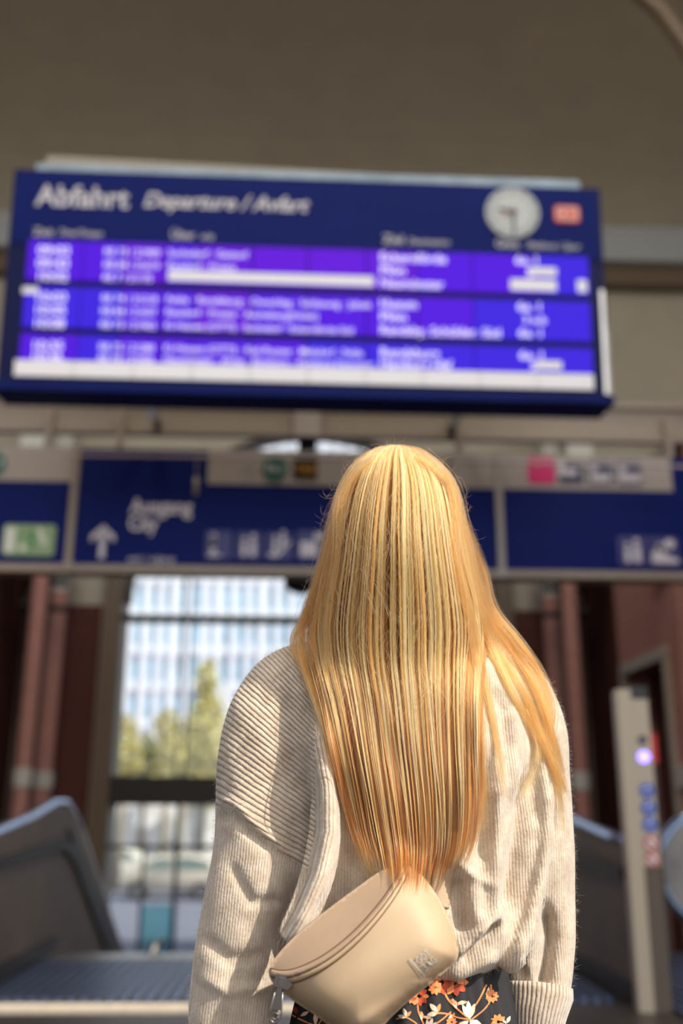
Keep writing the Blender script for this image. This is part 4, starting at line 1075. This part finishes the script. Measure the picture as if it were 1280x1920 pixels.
# ------------------------------------------------------------------ waist bag worn across the back
bagm = mat('beige_coated_fabric', (0.47, 0.335, 0.205), 0.62, noise=0.04, nscale=30, bump=0.06, bscale=900)
bagt = mat('beige_fabric_gusset', (0.40, 0.28, 0.185), 0.7, noise=0.04, nscale=30, bump=0.06, bscale=900)
zipm = mat('brown_zip_tape', (0.16, 0.08, 0.045), 0.7)
webm = mat('beige_webbing', (0.50, 0.37, 0.25), 0.85, bump=0.3, bscale=700)
outline = [(503,1822),(513,1800),(540,1768),(570,1740),(600,1716),(660,1671),(715,1632),(745,1620),(772,1624),(793,1642),(815,1672),(838,1712),(853,1752),(859,1782),(856,1800),(840,1817),(800,1850),(765,1878),(735,1906),(705,1936),(672,1950),(636,1936),(590,1903),(555,1880),(525,1858),(508,1838)]
oc = catmull(outline + [outline[0]], 150)[:-1]
zipc = catmull([(501,1830),(528,1834),(560,1828),(600,1809),(640,1781),(680,1744),(715,1703),(742,1664),(763,1624)], 60)
bag = empty('waist_bag', at(680, 1800, 1.24), 0, 'beige waist bag worn diagonally across the woman\'s lower back', 'bag')
from mathutils.geometry import delaunay_2d_cdt
def inside(x, y, poly):
    c = False; n = len(poly); j = n - 1
    for i in range(n):
        if ((poly[i][1] > y) != (poly[j][1] > y)) and (x < (poly[j][0]-poly[i][0]) * (y-poly[i][1]) / (poly[j][1]-poly[i][1]) + poly[i][0]): c = not c
        j = i
    return c
pts2 = [Vector((p[0], p[1])) for p in oc]; nb_ = len(pts2)
for gx_ in np.arange(500, 866, 5.0):
    for gy_ in np.arange(1616, 1956, 5.0):
        x__, y__ = gx_ + rng.uniform(-1, 1), gy_ + rng.uniform(-1, 1)
        if inside(x__, y__, oc):
            d = np.min(np.hypot(oc[:, 0] - x__, oc[:, 1] - y__))
            if d > 3.5: pts2.append(Vector((x__, y__)))
res = delaunay_2d_cdt(pts2, [], [list(range(nb_))], 1, 1e-5)
bv2, bf2 = res[0], res[2]
bx_, by_ = np.array([v[0] for v in bv2]), np.array([v[1] for v in bv2])
dE, _ = polydist(bx_, by_, [tuple(p) for p in oc] + [tuple(oc[0])])
dZ, tZ = polydist(bx_, by_, [tuple(p) for p in zipc])
zy = np.interp(bx_, zipc[:, 0], zipc[:, 1]); above = (by_ < zy) & (bx_ < 765)
T = 0.058
dd_ = np.where(above, T * (dE / (dE + dZ * 1.0 + 1e-6)) ** 0.8 * (1 - np.exp(-dE / 7.0)) ** 0.5, T * (1 - np.exp(-dE / 16.0)) ** 0.8)
ztip = np.clip(np.minimum(tZ * 5, (1 - tZ) * 6 + 0.3), 0, 1) ** 0.6
endf = (1 - np.exp(-((bx_ - 494) / 62.0) ** 1.2)) * (1 - 0.75 * np.exp(-((by_ - 1600) / 52.0) ** 1.4))
dd_ = dd_ * endf
dd_ += 0.004 * np.exp(-(((bx_ - 700) * 0.6 + (by_ - 1905)) / 16) ** 2) * (by_ > 1840) - 0.003 * np.exp(-(((bx_ - 815) - (by_ - 1700) * 0.3) / 22) ** 2) + 0.0015 * np.sin(bx_ / 33 + by_ / 21)
BY0 = 1.245
def bagY(py): u = (py - 1830) / 210; return 1.237 + 0.026 * u * u
fr = [at(x, y, bagY(y) - d) for x, y, d in zip(bx_, by_, dd_)]
bkv = [at(x, y, bagY(y)) + Vector((0, 0.004 + 0.010 * min(1, e / 20), 0)) for x, y, e in zip(bx_, by_, dE)]
bb_ = MB(); nF = len(fr); 
bb_.add(fr + bkv, [tuple(f) for f in bf2], 0, True)
bb_.f += [tuple(i + nF for i in f)[::-1] for f in bf2]; bb_.m += [0] * len(bf2); bb_.sm += [True] * len(bf2)
for i in range(nb_):
    j = (i + 1) % nb_; bb_.f.append((i, j, j + nF, i + nF)); bb_.m.append(0); bb_.sm.append(True)
for i, f in enumerate(bb_.f[:len(bf2)]):
    if all(above[k] for k in f): bb_.m[i] = 1
bago = world_child(bb_, 'bag_body', [bagm, bagt], bag)
bbv = bvh_of(bago)
def on(bv, px, py, lift): return cast(px, py, bv, lift)
def ribbon(poly, wpx, bv, lift, name, m_, parent, thick=0.0015, n=70, taper=None):
    c = catmull(poly, n) if len(poly) < n else np.array(poly)
    mb = MB(); L = []
    for i in range(len(c)):
        d = c[min(i+1, len(c)-1)] - c[max(i-1, 0)]; nn = np.array((-d[1], d[0])); nn /= np.linalg.norm(nn) + 1e-9
        w = wpx * (taper(i / (len(c) - 1)) if taper else 1)
        row = []
        for q, l in ((1, lift * 0.2), (0.7, lift), (0, lift * 1.15), (-0.7, lift), (-1, lift * 0.2)):
            p = c[i] + nn * q * w; h = cast(p[0], p[1], bv, l + thick)
            if h is None: break
            row.append(h)
        if len(row) == 5: L.append(row)
    back = [[v + Vector((0, 0.003, 0)) for v in r][::-1] for r in L]
    mb.loft([a + b for a, b in zip(L, back)])
    return world_child(mb, name, m_, parent)
def offs(poly, o_):
    c = np.array(poly); out = []
    for i in range(len(c)):
        d = c[min(i+1, len(c)-1)] - c[max(i-1, 0)]; nn = np.array((-d[1], d[0])); nn /= np.linalg.norm(nn) + 1e-9
        out.append(c[i] + nn * o_[i] if hasattr(o_, '__len__') else c[i] + nn * o_)
    return np.array(out)
zin = zipc[1:-2]
tp = lambda t: 1 - 0.45 * t
kk = np.linspace(1, 0.55, len(zin))
ribbon(offs(zin, -7.5 * kk), 6.2, bbv, 0.0025, 'zip_band', bagt, bag, taper=tp)
ribbon(offs(zin, 6.5 * kk), 5.6, bbv, 0.0022, 'zip_band', bagm, bag, taper=tp)
ribbon(zin, 1.6, bbv, 0.0012, 'zipper', zipm, bag, taper=tp)
ribbon(offs(zin, -15.5 * kk), 1.1, bbv, 0.0006, 'seam', zipm, bag, thick=0.0004)
ribbon(offs(zin, 13.5 * kk), 1.0, bbv, 0.0006, 'seam', zipm, bag, thick=0.0004)
# slider and pull tab
sp = on(bbv, 529, 1840, 0.008) or at(529, 1840, 1.2)
metal = mat('dark_nickel', (0.22, 0.20, 0.19), 0.3, metal=1.0)
mx = Matrix.Translation(sp) @ Matrix.Rotation(radians(16), 4, 'Y')
slm = MB().prism([(-0.010, -0.004), (-0.006, -0.007), (0.008, -0.006), (0.012, 0.0), (0.006, 0.007), (-0.008, 0.006)], -0.004, 0.004, 'y', M=mx).box(-0.004, 0.004, -0.008, -0.003, -0.004, 0.004, M=mx)
slo = world_child(slm, 'zip_slider', metal, bag)
tb = MB(); lp = [(-0.0045, 0), (-0.0075, -0.03), (-0.0072, -0.036), (-0.004, -0.0405), (0.0, -0.042), (0.004, -0.0405), (0.0072, -0.036), (0.0075, -0.03), (0.0045, 0)]
tm = Matrix.Translation(sp + Vector((-0.003, -0.002, -0.006))) @ Matrix.Rotation(radians(8), 4, 'Y') @ Matrix.Diagonal((0.85, 0.85, 0.85, 1))
tb.tube([tm @ Vector((a, 0, b)) for a, b in lp], 0.0009, 8)
tb.tube([tm @ Vector((0.004 * cos(q), 0, -0.034 + 0.004 * sin(q))) for q in [2*pi*k/14 for k in range(15)]], 0.0008, 6)
tb.prism([(-0.0045, -0.001), (-0.0068, -0.027), (0.0068, -0.027), (0.0045, -0.001)], 0.0002, 0.0010, 'y', M=tm)
world_child(tb, 'pull_tab', metal, bag)
# printed mark: bar and two short words
lgm = mat('pale_grey_print', (0.50, 0.50, 0.46), 0.6)
lm = MB(); ang = radians(-41)
def bagpt(u, v, lift=0.0022):
    px, py = 786 + u * cos(ang) - v * sin(ang) * -1 * -1, 1813 + u * sin(ang) + v * cos(ang)
    return cast(px, py, bbv, lift)
def print_text(txt, u0, v0, h_, wd):
    vs, fs = text_geo(txt, 1.0, 0.01); w_ = max(v.x for v in vs)
    out = [bagpt(u0 + v.x / w_ * wd, v0 - v.y / 0.7 * h_) for v in vs]
    if all(o_ is not None for o_ in out): lm.add(out, fs)
print_text('GOT', 3, -3, 14, 30); print_text('BAG', 3, 14, 14, 30)
for q in range(8):
    v0_, v1_ = -24 + q * 5.5, -24 + (q + 1) * 5.5
    br_ = [bagpt(a, b) for a, b in ((-5.2, v0_), (-2.2, v0_), (-2.2, v1_), (-5.2, v1_))]
    if all(b is not None for b in br_): lm.add(br_, [(0, 1, 2, 3)])
world_child(lm, 'printed_mark', lgm, bag)
# strap: up under the hair, and from the low tip round the waist
ribbon([(822, 1700), (829, 1655), (836, 1600), (842, 1540), (850, 1470), (858, 1400), (868, 1320), (880, 1250), (884, 1215)], 20, swb, 0.003, 'strap', webm, bag)
fs_ = MB(); pth = [at(570, 1815, 1.275), at(556, 1815, 1.31), Vector((XC - 0.135, 1.40, 0.952)), Vector((XC - 0.160, 1.47, 0.965)), Vector((XC - 0.15, 1.58, 1.03)), Vector((XC, 1.60, 1.15)), Vector((XC + 0.07, 1.585, 1.27)), Vector((XC + 0.095, 1.53, 1.385)), Vector((XC + 0.10, 1.45, 1.425)), at(884, 1208, 1.36)]
c3 = catmull([tuple(p) for p in pth], 60); rings = []
for i in range(60):
    t = Vector(c3[min(i+1, 59)] - c3[max(i-1, 0)]).normalized(); outv = Vector((c3[i][0] - XC, c3[i][1] - 1.43, 0.15)).normalized()
    sd = t.cross(outv).normalized(); o_ = Vector(c3[i])
    rings.append([o_ + sd * 0.016 + outv * 0.001, o_ - sd * 0.016 + outv * 0.001, o_ - sd * 0.016 - outv * 0.001, o_ + sd * 0.016 - outv * 0.001])
world_child(MB().loft(rings), 'strap', webm, bag)

# ------------------------------------------------------------------ hair
def hair_material(name, c, rough=0.45):
    m = bpy.data.materials.new(name); m.use_nodes = True; nt = m.node_tree; nt.nodes.clear()
    out = nt.nodes.new('ShaderNodeOutputMaterial'); h = nt.nodes.new('ShaderNodeBsdfHairPrincipled'); h.model = 'CHIANG'; h.parametrization = 'COLOR'
    h.inputs['Roughness'].default_value = rough; h.inputs['Radial Roughness'].default_value = 0.5; h.inputs['Random Roughness'].default_value = 0.3; h.inputs['IOR'].default_value = 1.45
    at1 = nt.nodes.new('ShaderNodeAttribute'); at1.attribute_name = 'tone'
    rp = nt.nodes.new('ShaderNodeValToRGB'); e = rp.color_ramp.elements
    e[0].position = 0.0; e[0].color = (*c[0], 1); e[1].position = 1.0; e[1].color = (*c[2], 1); k = e.new(0.5); k.color = (*c[1], 1)
    nt.links.new(at1.outputs['Fac'], rp.inputs[0]); nt.links.new(rp.outputs[0], h.inputs['Color']); nt.links.new(h.outputs[0], out.inputs[0])
    return m
hairm = hair_material('golden_blonde_hair', ((0.15, 0.046, 0.012), (0.58, 0.205, 0.05), (0.89, 0.455, 0.185)))
capm = mat('hair_undertone', (0.20, 0.075, 0.018), 0.55, noise=0.35, nscale=8)
OUT = [(832, 742, 744), (838, 706, 786), (846, 690, 800), (858, 668, 820), (874, 655, 838), (900, 638, 855), (940, 622, 870), (1000, 607, 882), (1060, 596, 895), (1120, 583, 908), (1180, 573, 918), (1240, 580, 912), (1320, 602, 906), (1400, 618, 905), (1500, 640, 906), (1560, 654, 902), (1600, 668, 892), (1640, 682, 872), (1680, 690, 862)]
# centre depth and half depth of the hair mass
DEP = [(832, 1.385, 0.02), (846, 1.385, 0.060), (874, 1.385, 0.088), (940, 1.385, 0.110), (1000, 1.385, 0.116), (1060, 1.385, 0.112), (1120, 1.382, 0.100), (1180, 1.378, 0.088), (1240, 1.375, 0.080), (1320, 1.37, 0.080), (1400, 1.365, 0.078), (1500, 1.355, 0.07), (1600, 1.34, 0.06), (1680, 1.33, 0.055)]
def hair_pt(s, py, lay):
    L, R = interp(OUT, py); yc, b = interp(DEP, py)
    k = sqrt(max(0, 1 - min(1, abs(s)) ** 2.2))
    px = lerp(L, R, (s * (0.94 + 0.06 * lay) + 1) / 2)
    Y = yc - b * k * lay
    p = at(px, py, Y)
    if py > 1170:
        h = swb.ray_cast(CAM, (p - CAM).normalized())
        if h[0] is not None:
            lim = h[0].y - 0.006 - 0.016 * lay
            if p.y > lim or py > 1420: p = at(px, py, min(p.y, lim) if py < 1420 else lim)
        if py > 1600:
            h = bbv.ray_cast(CAM, (p - CAM).normalized())
            if h[0] is not None and h[0].y - 0.004 < p.y: p = at(px, py, h[0].y - 0.004 - 0.006 * lay)
    return p
# undercoat mesh: gives the mass thickness and covers the scalp
rings = []
for py in np.concatenate([np.linspace(836, 900, 10), np.linspace(915, 1560, 34)]):
    L, R = interp(OUT, py); yc, b = interp(DEP, py)
    shr = 0.93 if py < 1150 else lerp(0.93, 0.72, min(1, (py - 1150) / 400))
    ring = []
    for k in range(40):
        a = 2 * pi * k / 40
        cx_ = (L + R) / 2; w = (R - L) / 2 * shr
        if sin(a) <= 0.0:
            p = hair_pt(cos(a) * shr * 0.98, py, 0.80)
        else:
            q = hair_pt(cos(a) * shr * 0.98, py, 0.80); fb = (0.09 if py < 1130 else 0.012)
            p = Vector((q.x, q.y + (b * 0.8 + fb if py < 1130 else 0.02) * 0.0 + sin(a) * 0.02, q.z)) if py > 1130 else Vector((q.x, lerp(q.y, yc, 1) + sin(a) * b * 0.35, q.z))
        ring.append(p)
    rings.append(ring)
hairo = world_child(MB().loft(rings), 'hair', capm, person)

def smooth_strand(P):
    P[1:-1] = (P[:-2] + 2 * P[1:-1] + P[2:]) / 4
    return P
strands = []; tones = []; radii = []
PYR = np.linspace(0, 1, 34)
surf_cache = {}
# a lookup grid of the hair surface: s x py x layer -> xyz
SG = np.linspace(-1, 1, 41); PG = np.concatenate([np.linspace(833, 900, 12), np.linspace(915, 1680, 40)]); LG = (0.80, 1.08)
GRID = np.array([[[list(hair_pt(s, py, l)) for py in PG] for s in SG] for l in LG])
def grid_pt(s, py, lay):
    fs = (np.clip(s, -1, 1) + 1) / 2 * 40; i = np.minimum(fs.astype(int), 39); fi = fs - i
    j = np.clip(np.searchsorted(PG, py) - 1, 0, len(PG) - 2); fj = np.clip((py - PG[j]) / (PG[j+1] - PG[j]), 0, 1)
    fl = (lay - LG[0]) / (LG[1] - LG[0])
    def G(l): return (GRID[l][i, j] * ((1-fi) * (1-fj))[:, None] + GRID[l][i+1, j] * (fi * (1-fj))[:, None] + GRID[l][i, j+1] * ((1-fi) * fj)[:, None] + GRID[l][i+1, j+1] * (fi * fj)[:, None])
    fl = np.broadcast_to(fl, py.shape)
    return G(0) * (1 - fl)[:, None] + G(1) * fl[:, None]
def lock_layer(NCL, w_lo, w_hi, dens, lays, tmean, tsd, conv_r, drift_s, e_hi, rad):
    for c in range(NCL):
        s0 = float(np.clip(-0.985 + 1.97 * (c + rng.uniform(-1.4, 2.4)) / NCL, -0.99, 0.99))
        lay0 = rng.uniform(*lays); tone0 = float(np.clip(rng.normal(tmean, tsd), 0, 1)); edge = abs(s0)
        end0 = e_hi - 30 * rng.random() - (85 * max(0, edge - 0.5) / 0.5 if s0 > 0 else 110 * max(0, edge - 0.45) / 0.55) * rng.uniform(0.4, 1)
        wdt = w_lo + (w_hi - w_lo) * rng.random() ** 1.6; nn_ = int(16 + dens * wdt * rng.uniform(0.7, 1.2))
        ph1, ph2 = rng.uniform(0, 6.28, 2); wav = rng.normal(0, 0.013); drift = rng.normal(0, drift_s); conv = rng.uniform(*conv_r)
        for _ in range(nn_):
            ds = rng.normal(0, wdt); e = end0 + rng.normal(0, 13) - abs(ds) / wdt * 16
            py0 = 834 + abs(rng.normal(0, 10)) + (rng.uniform(0, 120) if rng.random() < 0.2 else 0)
            t = PYR; py = py0 + (e - py0) * t
            cl = np.interp(t, [0, 0.25, 0.7, 1], [1.25, 1.0, 1 - conv * 0.6, 1 - conv])
            s = s0 + ds * cl + drift * t * t + wav * np.sin(t * 5 + ph1) * t + 0.0016 * np.sin(t * 17 + rng.uniform(0, 6))
            lay = lay0 + rng.normal(0, 0.02) * (1 - 0.5 * t) - 0.03 * (ds / wdt) ** 2 * 0.4
            P = grid_pt(s, py, np.clip(lay, 0.80, 1.12))
            P[:, 1] -= 0.0016 * np.sin(t * 7 + ph2)
            strands.append(smooth_strand(P)); tones.append(np.clip(tone0 + rng.normal(0, 0.12), 0, 1)); radii.append(rad)
lock_layer(110, 0.012, 0.034, 3600, (0.83, 0.93), 0.22, 0.14, (0.4, 0.8), 0.015, 1654, 0.00013)
def ribbon_layer(NCL, w_lo, w_hi, dens, lays, tmean, tsd, e_lo, e_hi, drift_s, rad):
    for c in range(NCL):
        s0 = float(np.clip(-0.96 + 1.92 * (c + rng.uniform(0.1, 0.9)) / NCL, -0.97, 0.97)); edge = abs(s0)
        lay0 = rng.uniform(*lays); tone0 = float(np.clip(rng.normal(tmean - 0.10 * (s0 < -0.1), tsd), 0.02, 1))  # locks on the left toned darker, shade put into their colour
        end0 = rng.uniform(e_lo, e_hi) - (60 * max(0, edge - 0.55) / 0.45 if s0 > 0 else 95 * max(0, edge - 0.45) / 0.55)
        wdt = rng.uniform(w_lo, w_hi) * (1 - 0.45 * edge ** 3); nn_ = int(20 + dens * wdt); conv = rng.uniform(0.72, 0.97); t1 = rng.uniform(0.5, 0.75)
        ph1, ph2 = rng.uniform(0, 6.28, 2); wav = rng.normal(0, 0.016); drift = rng.normal(0, drift_s); bias = rng.uniform(-0.6, 0.6)
        for _ in range(nn_):
            u = rng.uniform(-1, 1) if rng.random() < 0.85 else rng.normal(0, 1.1); sub = 0.10 * np.sin(u * 9 + ph2)
            e = end0 + rng.normal(0, 10) - abs(u - bias * 0.5) * 34
            py0 = 834 + abs(rng.normal(0, 9)) + (rng.uniform(0, 90) if rng.random() < 0.15 else 0)
            t = PYR; py = py0 + (e - py0) * t
            cl = np.interp(t, [0, 0.2, t1, 1], [1.3, 1.0, 0.85, 1 - conv])
            s = s0 + wdt * ((u + sub) * cl + bias * (1 - cl) * 0.5) + drift * t * t + wav * np.sin(t * 5 + ph1) * t + 0.0014 * np.sin(t * 15 + rng.uniform(0, 6))
            lay = lay0 - 0.05 * u * u + rng.normal(0, 0.008) + 0.012 * np.sin(t * 4 + ph2)
            P = grid_pt(s, py, np.clip(lay, 0.80, 1.14))
            strands.append(smooth_strand(P)); tones.append(np.clip(tone0 + rng.normal(0, 0.12) + 0.12 * sub * 10, 0, 1)); radii.append(rad)
ribbon_layer(36, 0.022, 0.046, 4600, (0.94, 1.00), 0.36, 0.30, 1600, 1668, 0.03, 0.00013)
ribbon_layer(30, 0.010, 0.040, 5200, (1.01, 1.09), 0.72, 0.26, 1550, 1664, 0.04, 0.00013)
lock_layer(40, 0.0015, 0.005, 4200, (1.06, 1.12), 0.85, 0.15, (0.2, 0.8), 0.07, 1630, 0.00011)
# crown parting sheen: short hairs combed from the crown to both sides
# free locks given as photo polylines, laid over the sweater
LOCKS = [  # pts, strands, spread start px, spread end px, tone
 ([(868, 985), (905, 1120), (948, 1200), (995, 1252), (1024, 1300), (1032, 1345), (1018, 1400), (985, 1440)], 150, 12, 9, 0.5),
 ([(866, 1000), (905, 1140), (955, 1215), (1005, 1290), (1036, 1380), (1052, 1440), (1062, 1500)], 170, 12, 5, 0.45),
 ([(860, 1010), (900, 1160), (945, 1240), (985, 1310), (1010, 1370), (1036, 1430), (1050, 1500), (1056, 1570)], 190, 14, 4, 0.55),
 ([(862, 1030), (895, 1150), (930, 1235), (972, 1320), (1000, 1370), (1030, 1420)], 150, 13, 6, 0.6),
 ([(872, 960), (903, 1060), (925, 1140), (975, 1205), (1015, 1265), (1034, 1330)], 130, 7, 8, 0.35),
 ([(850, 1040), (885, 1160), (905, 1260), (922, 1340), (936, 1420), (950, 1510)], 200, 10, 3, 0.55),
 ([(846, 1040), (875, 1160), (893, 1280), (900, 1400), (905, 1500), (895, 1590)], 220, 12, 6, 0.4),
 ([(990, 1350), (1005, 1385), (1008, 1430), (990, 1470), (975, 1500)], 60, 8, 9, 0.75),
 ([(1024, 1400), (1040, 1440), (1055, 1470), (1062, 1490)], 60, 8, 3, 0.5),
 ([(618, 1000), (592, 1100), (566, 1188), (575, 1260), (605, 1350), (628, 1440), (646, 1540)], 170, 9, 6, 0.6),
 ([(622, 1010), (585, 1130), (552, 1200), (568, 1245), (595, 1300), (622, 1380), (640, 1450)], 110, 10, 6, 0.5),
 ([(626, 1030), (600, 1140), (590, 1210), (610, 1300), (636, 1400), (660, 1500), (676, 1600), (700, 1650)], 200, 12, 7, 0.35),
 ([(640, 1040), (622, 1140), (618, 1220), (630, 1320), (650, 1420), (664, 1520), (692, 1610), (704, 1652)], 200, 12, 6, 0.6),
 ([(596, 1180), (600, 1260), (615, 1360), (640, 1470), (655, 1580)], 80, 10, 4, 0.8),
 ([(580, 1170), (612, 1250), (640, 1340), (662, 1440)], 70, 12, 6, 0.85),
]
def near_surface(px, py, lift):
    d = (MROT @ Vector(((px - 640) / FPX, (960 - py) / FPX, -1))).normalized()
    h = swb.ray_cast(CAM, d); Y = None
    if h[0] is not None: Y = h[0].y - lift
    L, R = interp(OUT, py); yc, b = interp(DEP, py)
    s = (px - (L + R) / 2) / ((R - L) / 2)
    if abs(s) < 1:
        Yh = yc - b * sqrt(max(0, 1 - abs(s) ** 2.2)) * 1.02
        Y = Yh if Y is None else min(Y, Yh)
    if Y is None: Y = 1.38
    return Y
for pts, cnt, w0, w1, tn in LOCKS:
    pre = [(775, 858), (818, 892), (846, 935)] if pts[0][0] > 742 else [(705, 862), (668, 895), (644, 945)]
    if pts[0][1] < 1100: pts = (pre if abs(pts[0][0] - 742) > 90 else pre[:2]) + [p for p in pts if p[1] > 1015]
    c = catmull(pts, 40)
    dep = np.array([near_surface(p[0], p[1], 0.012) for p in c])
    for _ in range(6): dep[1:-1] = np.minimum(dep[1:-1] + 0.001, (dep[:-2] + 2 * dep[1:-1] + dep[2:]) / 4)
    dpx = np.gradient(c[:, 0]); dpy = np.gradient(c[:, 1]); ln = np.hypot(dpx, dpy); nx, ny = -dpy / ln, dpx / ln
    for _ in range(cnt):
        o_ = rng.normal(0, 0.55); tl = rng.uniform(0.86, 1.0) ; m = max(8, int(40 * tl)); k0 = int(rng.integers(0, 9)); t = np.linspace(0, 1, m)
        w = lerp(w0 * 1.3, w1, t); jit = 1.2 * np.sin(t * rng.uniform(4, 9) + rng.uniform(0, 6)) + rng.normal(0, 3.0) * t ** 3
        px = c[:m, 0] + nx[:m] * (o_ * w + jit); py = c[:m, 1] + ny[:m] * (o_ * w + jit)
        yy = dep[:m] + rng.normal(0, 0.003)
        P = np.array([list(at(a, b, y)) for a, b, y in zip(px, py, yy)])
        P = P[k0:]
        strands.append(smooth_strand(P)); tones.append(np.clip(tn + rng.normal(0, 0.16), 0, 1)); radii.append(0.00013)
# flyaways
for k in range(430):
    left = rng.random() < 0.55
    s0 = (-1 if left else 1) * rng.uniform(0.75, 1.0); py0 = rng.uniform(850, 1230)
    L, R = interp(OUT, py0); x0_ = lerp(L, R, (s0 + 1) / 2); Y0 = interp(DEP, py0)[0] - 0.03
    ln_ = rng.uniform(25, 95); ang_ = (pi - rng.uniform(-1.1, 1.3)) if left else rng.uniform(-1.3, 1.1)
    cur = rng.normal(0, 2.2); n_ = 14; x, y = x0_, py0; P = []
    for i in range(n_):
        P.append(list(at(x, y, Y0))); aa = ang_ + cur * i / n_ + (0.9 if left else -0.9) * 0
        x += cos(aa) * ln_ / n_ * 0.55; y += sin(aa) * ln_ / n_ + ln_ / n_ * 0.45
    strands.append(np.array(P)); tones.append(rng.uniform(0.3, 0.9)); radii.append(0.00009)
for k in range(280):
    s0 = rng.uniform(-0.9, 0.8); py0 = rng.uniform(860, 1300); n_ = 16; lay = 1.08
    py = py0 + np.linspace(0, rng.uniform(60, 240), n_); s = s0 + np.linspace(0, rng.normal(0, 0.25), n_) + rng.uniform(0, 0.10) * np.sin(np.linspace(0, rng.uniform(2, 7), n_))
    P = grid_pt(s, py, np.full(n_, lay)); P[:, 1] -= 0.004 + 0.006 * np.sin(np.linspace(0, pi, n_)); strands.append(P); tones.append(rng.uniform(0.6, 1)); radii.append(0.00013)
for k in range(260):
    s0 = rng.uniform(-0.95, 0.5); py0 = rng.uniform(870, 1330); n_ = 18; a0 = rng.uniform(0, 6.28); r_ = rng.uniform(8, 26); w_ = rng.normal(0, 3.2)
    L, R = interp(OUT, py0); x, y = lerp(L, R, (s0 + 1) / 2), py0; sx_, sy_ = [], []
    for i in range(n_):
        sx_.append(x); sy_.append(y); aa = 1.57 + 0.7 * math.sin(a0 + w_ * i / n_ * 2); x += cos(aa) * r_ * 3 / n_; y += sin(aa) * r_ * 3 / n_
    sx_, sy_ = np.array(sx_), np.array(sy_); LR = np.array([interp(OUT, q) for q in sy_]); s_v = (sx_ - LR[:, 0]) / (LR[:, 1] - LR[:, 0]) * 2 - 1
    P = grid_pt(s_v, sy_, np.full(n_, 1.10)); P[:, 1] -= 0.003 + 0.007 * np.sin(np.linspace(0, pi, n_)); strands.append(P); tones.append(rng.uniform(0.5, 1)); radii.append(0.0001)
for k in range(60):
    px0 = rng.uniform(690, 810); py0 = float(np.interp(px0, [690, 742, 810], [850, 834, 856])); n_ = 10; a_ = -pi/2 + rng.normal(0, 1.0); L_ = rng.uniform(8, 34); cu_ = rng.normal(0, 2.5); x, y = px0, py0 + 3; P = []
    for i in range(n_):
        P.append(list(at(x, y, 1.36))); x += cos(a_ + cu_ * i / n_) * L_ / n_; y += sin(a_ + cu_ * i / n_) * L_ / n_
    strands.append(np.array(P)); tones.append(rng.uniform(0.5, 1)); radii.append(0.00008)

def make_curves(name, strands, radii, tones, m_, parent, taper=True):
    hc = bpy.data.hair_curves.new(name)
    hc.add_curves([len(s) for s in strands])
    chain_ = Vector((0, 0, 0)); p = parent
    while p is not None: chain_ += p.location; p = p.parent
    P = np.concatenate(strands) - np.array(chain_)
    if 'position' not in hc.attributes: hc.attributes.new('position', 'FLOAT_VECTOR', 'POINT')
    hc.attributes['position'].data.foreach_set('vector', P.astype(np.float32).ravel())
    rad = np.concatenate([r * (np.interp(np.linspace(0, 1, len(s)), [0, 0.75, 1], [1, 1, 0.25]) if taper else np.ones(len(s))) for s, r in zip(strands, radii)])
    ra = hc.attributes.get('radius') or hc.attributes.new('radius', 'FLOAT', 'POINT'); ra.data.foreach_set('value', rad.astype(np.float32))
    ta = hc.attributes.new('tone', 'FLOAT', 'CURVE'); ta.data.foreach_set('value', np.array(tones, np.float32))
    hc.materials.append(m_)
    o = bpy.data.objects.new(name, hc); COL.objects.link(o); o.parent = parent
    return o
ho = make_curves('hair_strands', strands, radii, tones, hairm, hairo); ho['kind'] = 'stuff'

# ------------------------------------------------------------------ wool fuzz on the sweater
me = sweater.data; Aw = wco(sweater); npoly = len(me.polygons)
pn = np.empty(npoly * 3, np.float32); me.polygons.foreach_get('normal', pn); pn = pn.reshape(-1, 3)
pc = np.empty(npoly * 3, np.float32); me.polygons.foreach_get('center', pc); pc = pc.reshape(-1, 3) + np.array(person.location)
ok = np.where((pn[:, 1] < 0.25))[0]
sel = rng.choice(ok, 20000); fz = []; 
for i in sel:
    n = pn[i] + rng.normal(0, 0.7, 3); n /= np.linalg.norm(n); L_ = rng.uniform(0.002, 0.0065) * (1.6 if rng.random() < 0.05 else 1)
    b = pc[i] + rng.normal(0, 0.0018, 3); cv_ = rng.normal(0, 0.35, 3); t = np.linspace(0, 1, 5)[:, None]
    fz.append(b - n * 0.001 + n * L_ * t + cv_ * L_ * t * t)
fm = hair_material('pale_wool_fibre', ((0.55, 0.45, 0.33), (0.66, 0.56, 0.44), (0.75, 0.66, 0.54)), 0.5)
fo = make_curves('wool_fuzz', fz, [0.00007] * len(fz), list(rng.random(len(fz))), fm, sweater); fo['kind'] = 'stuff'
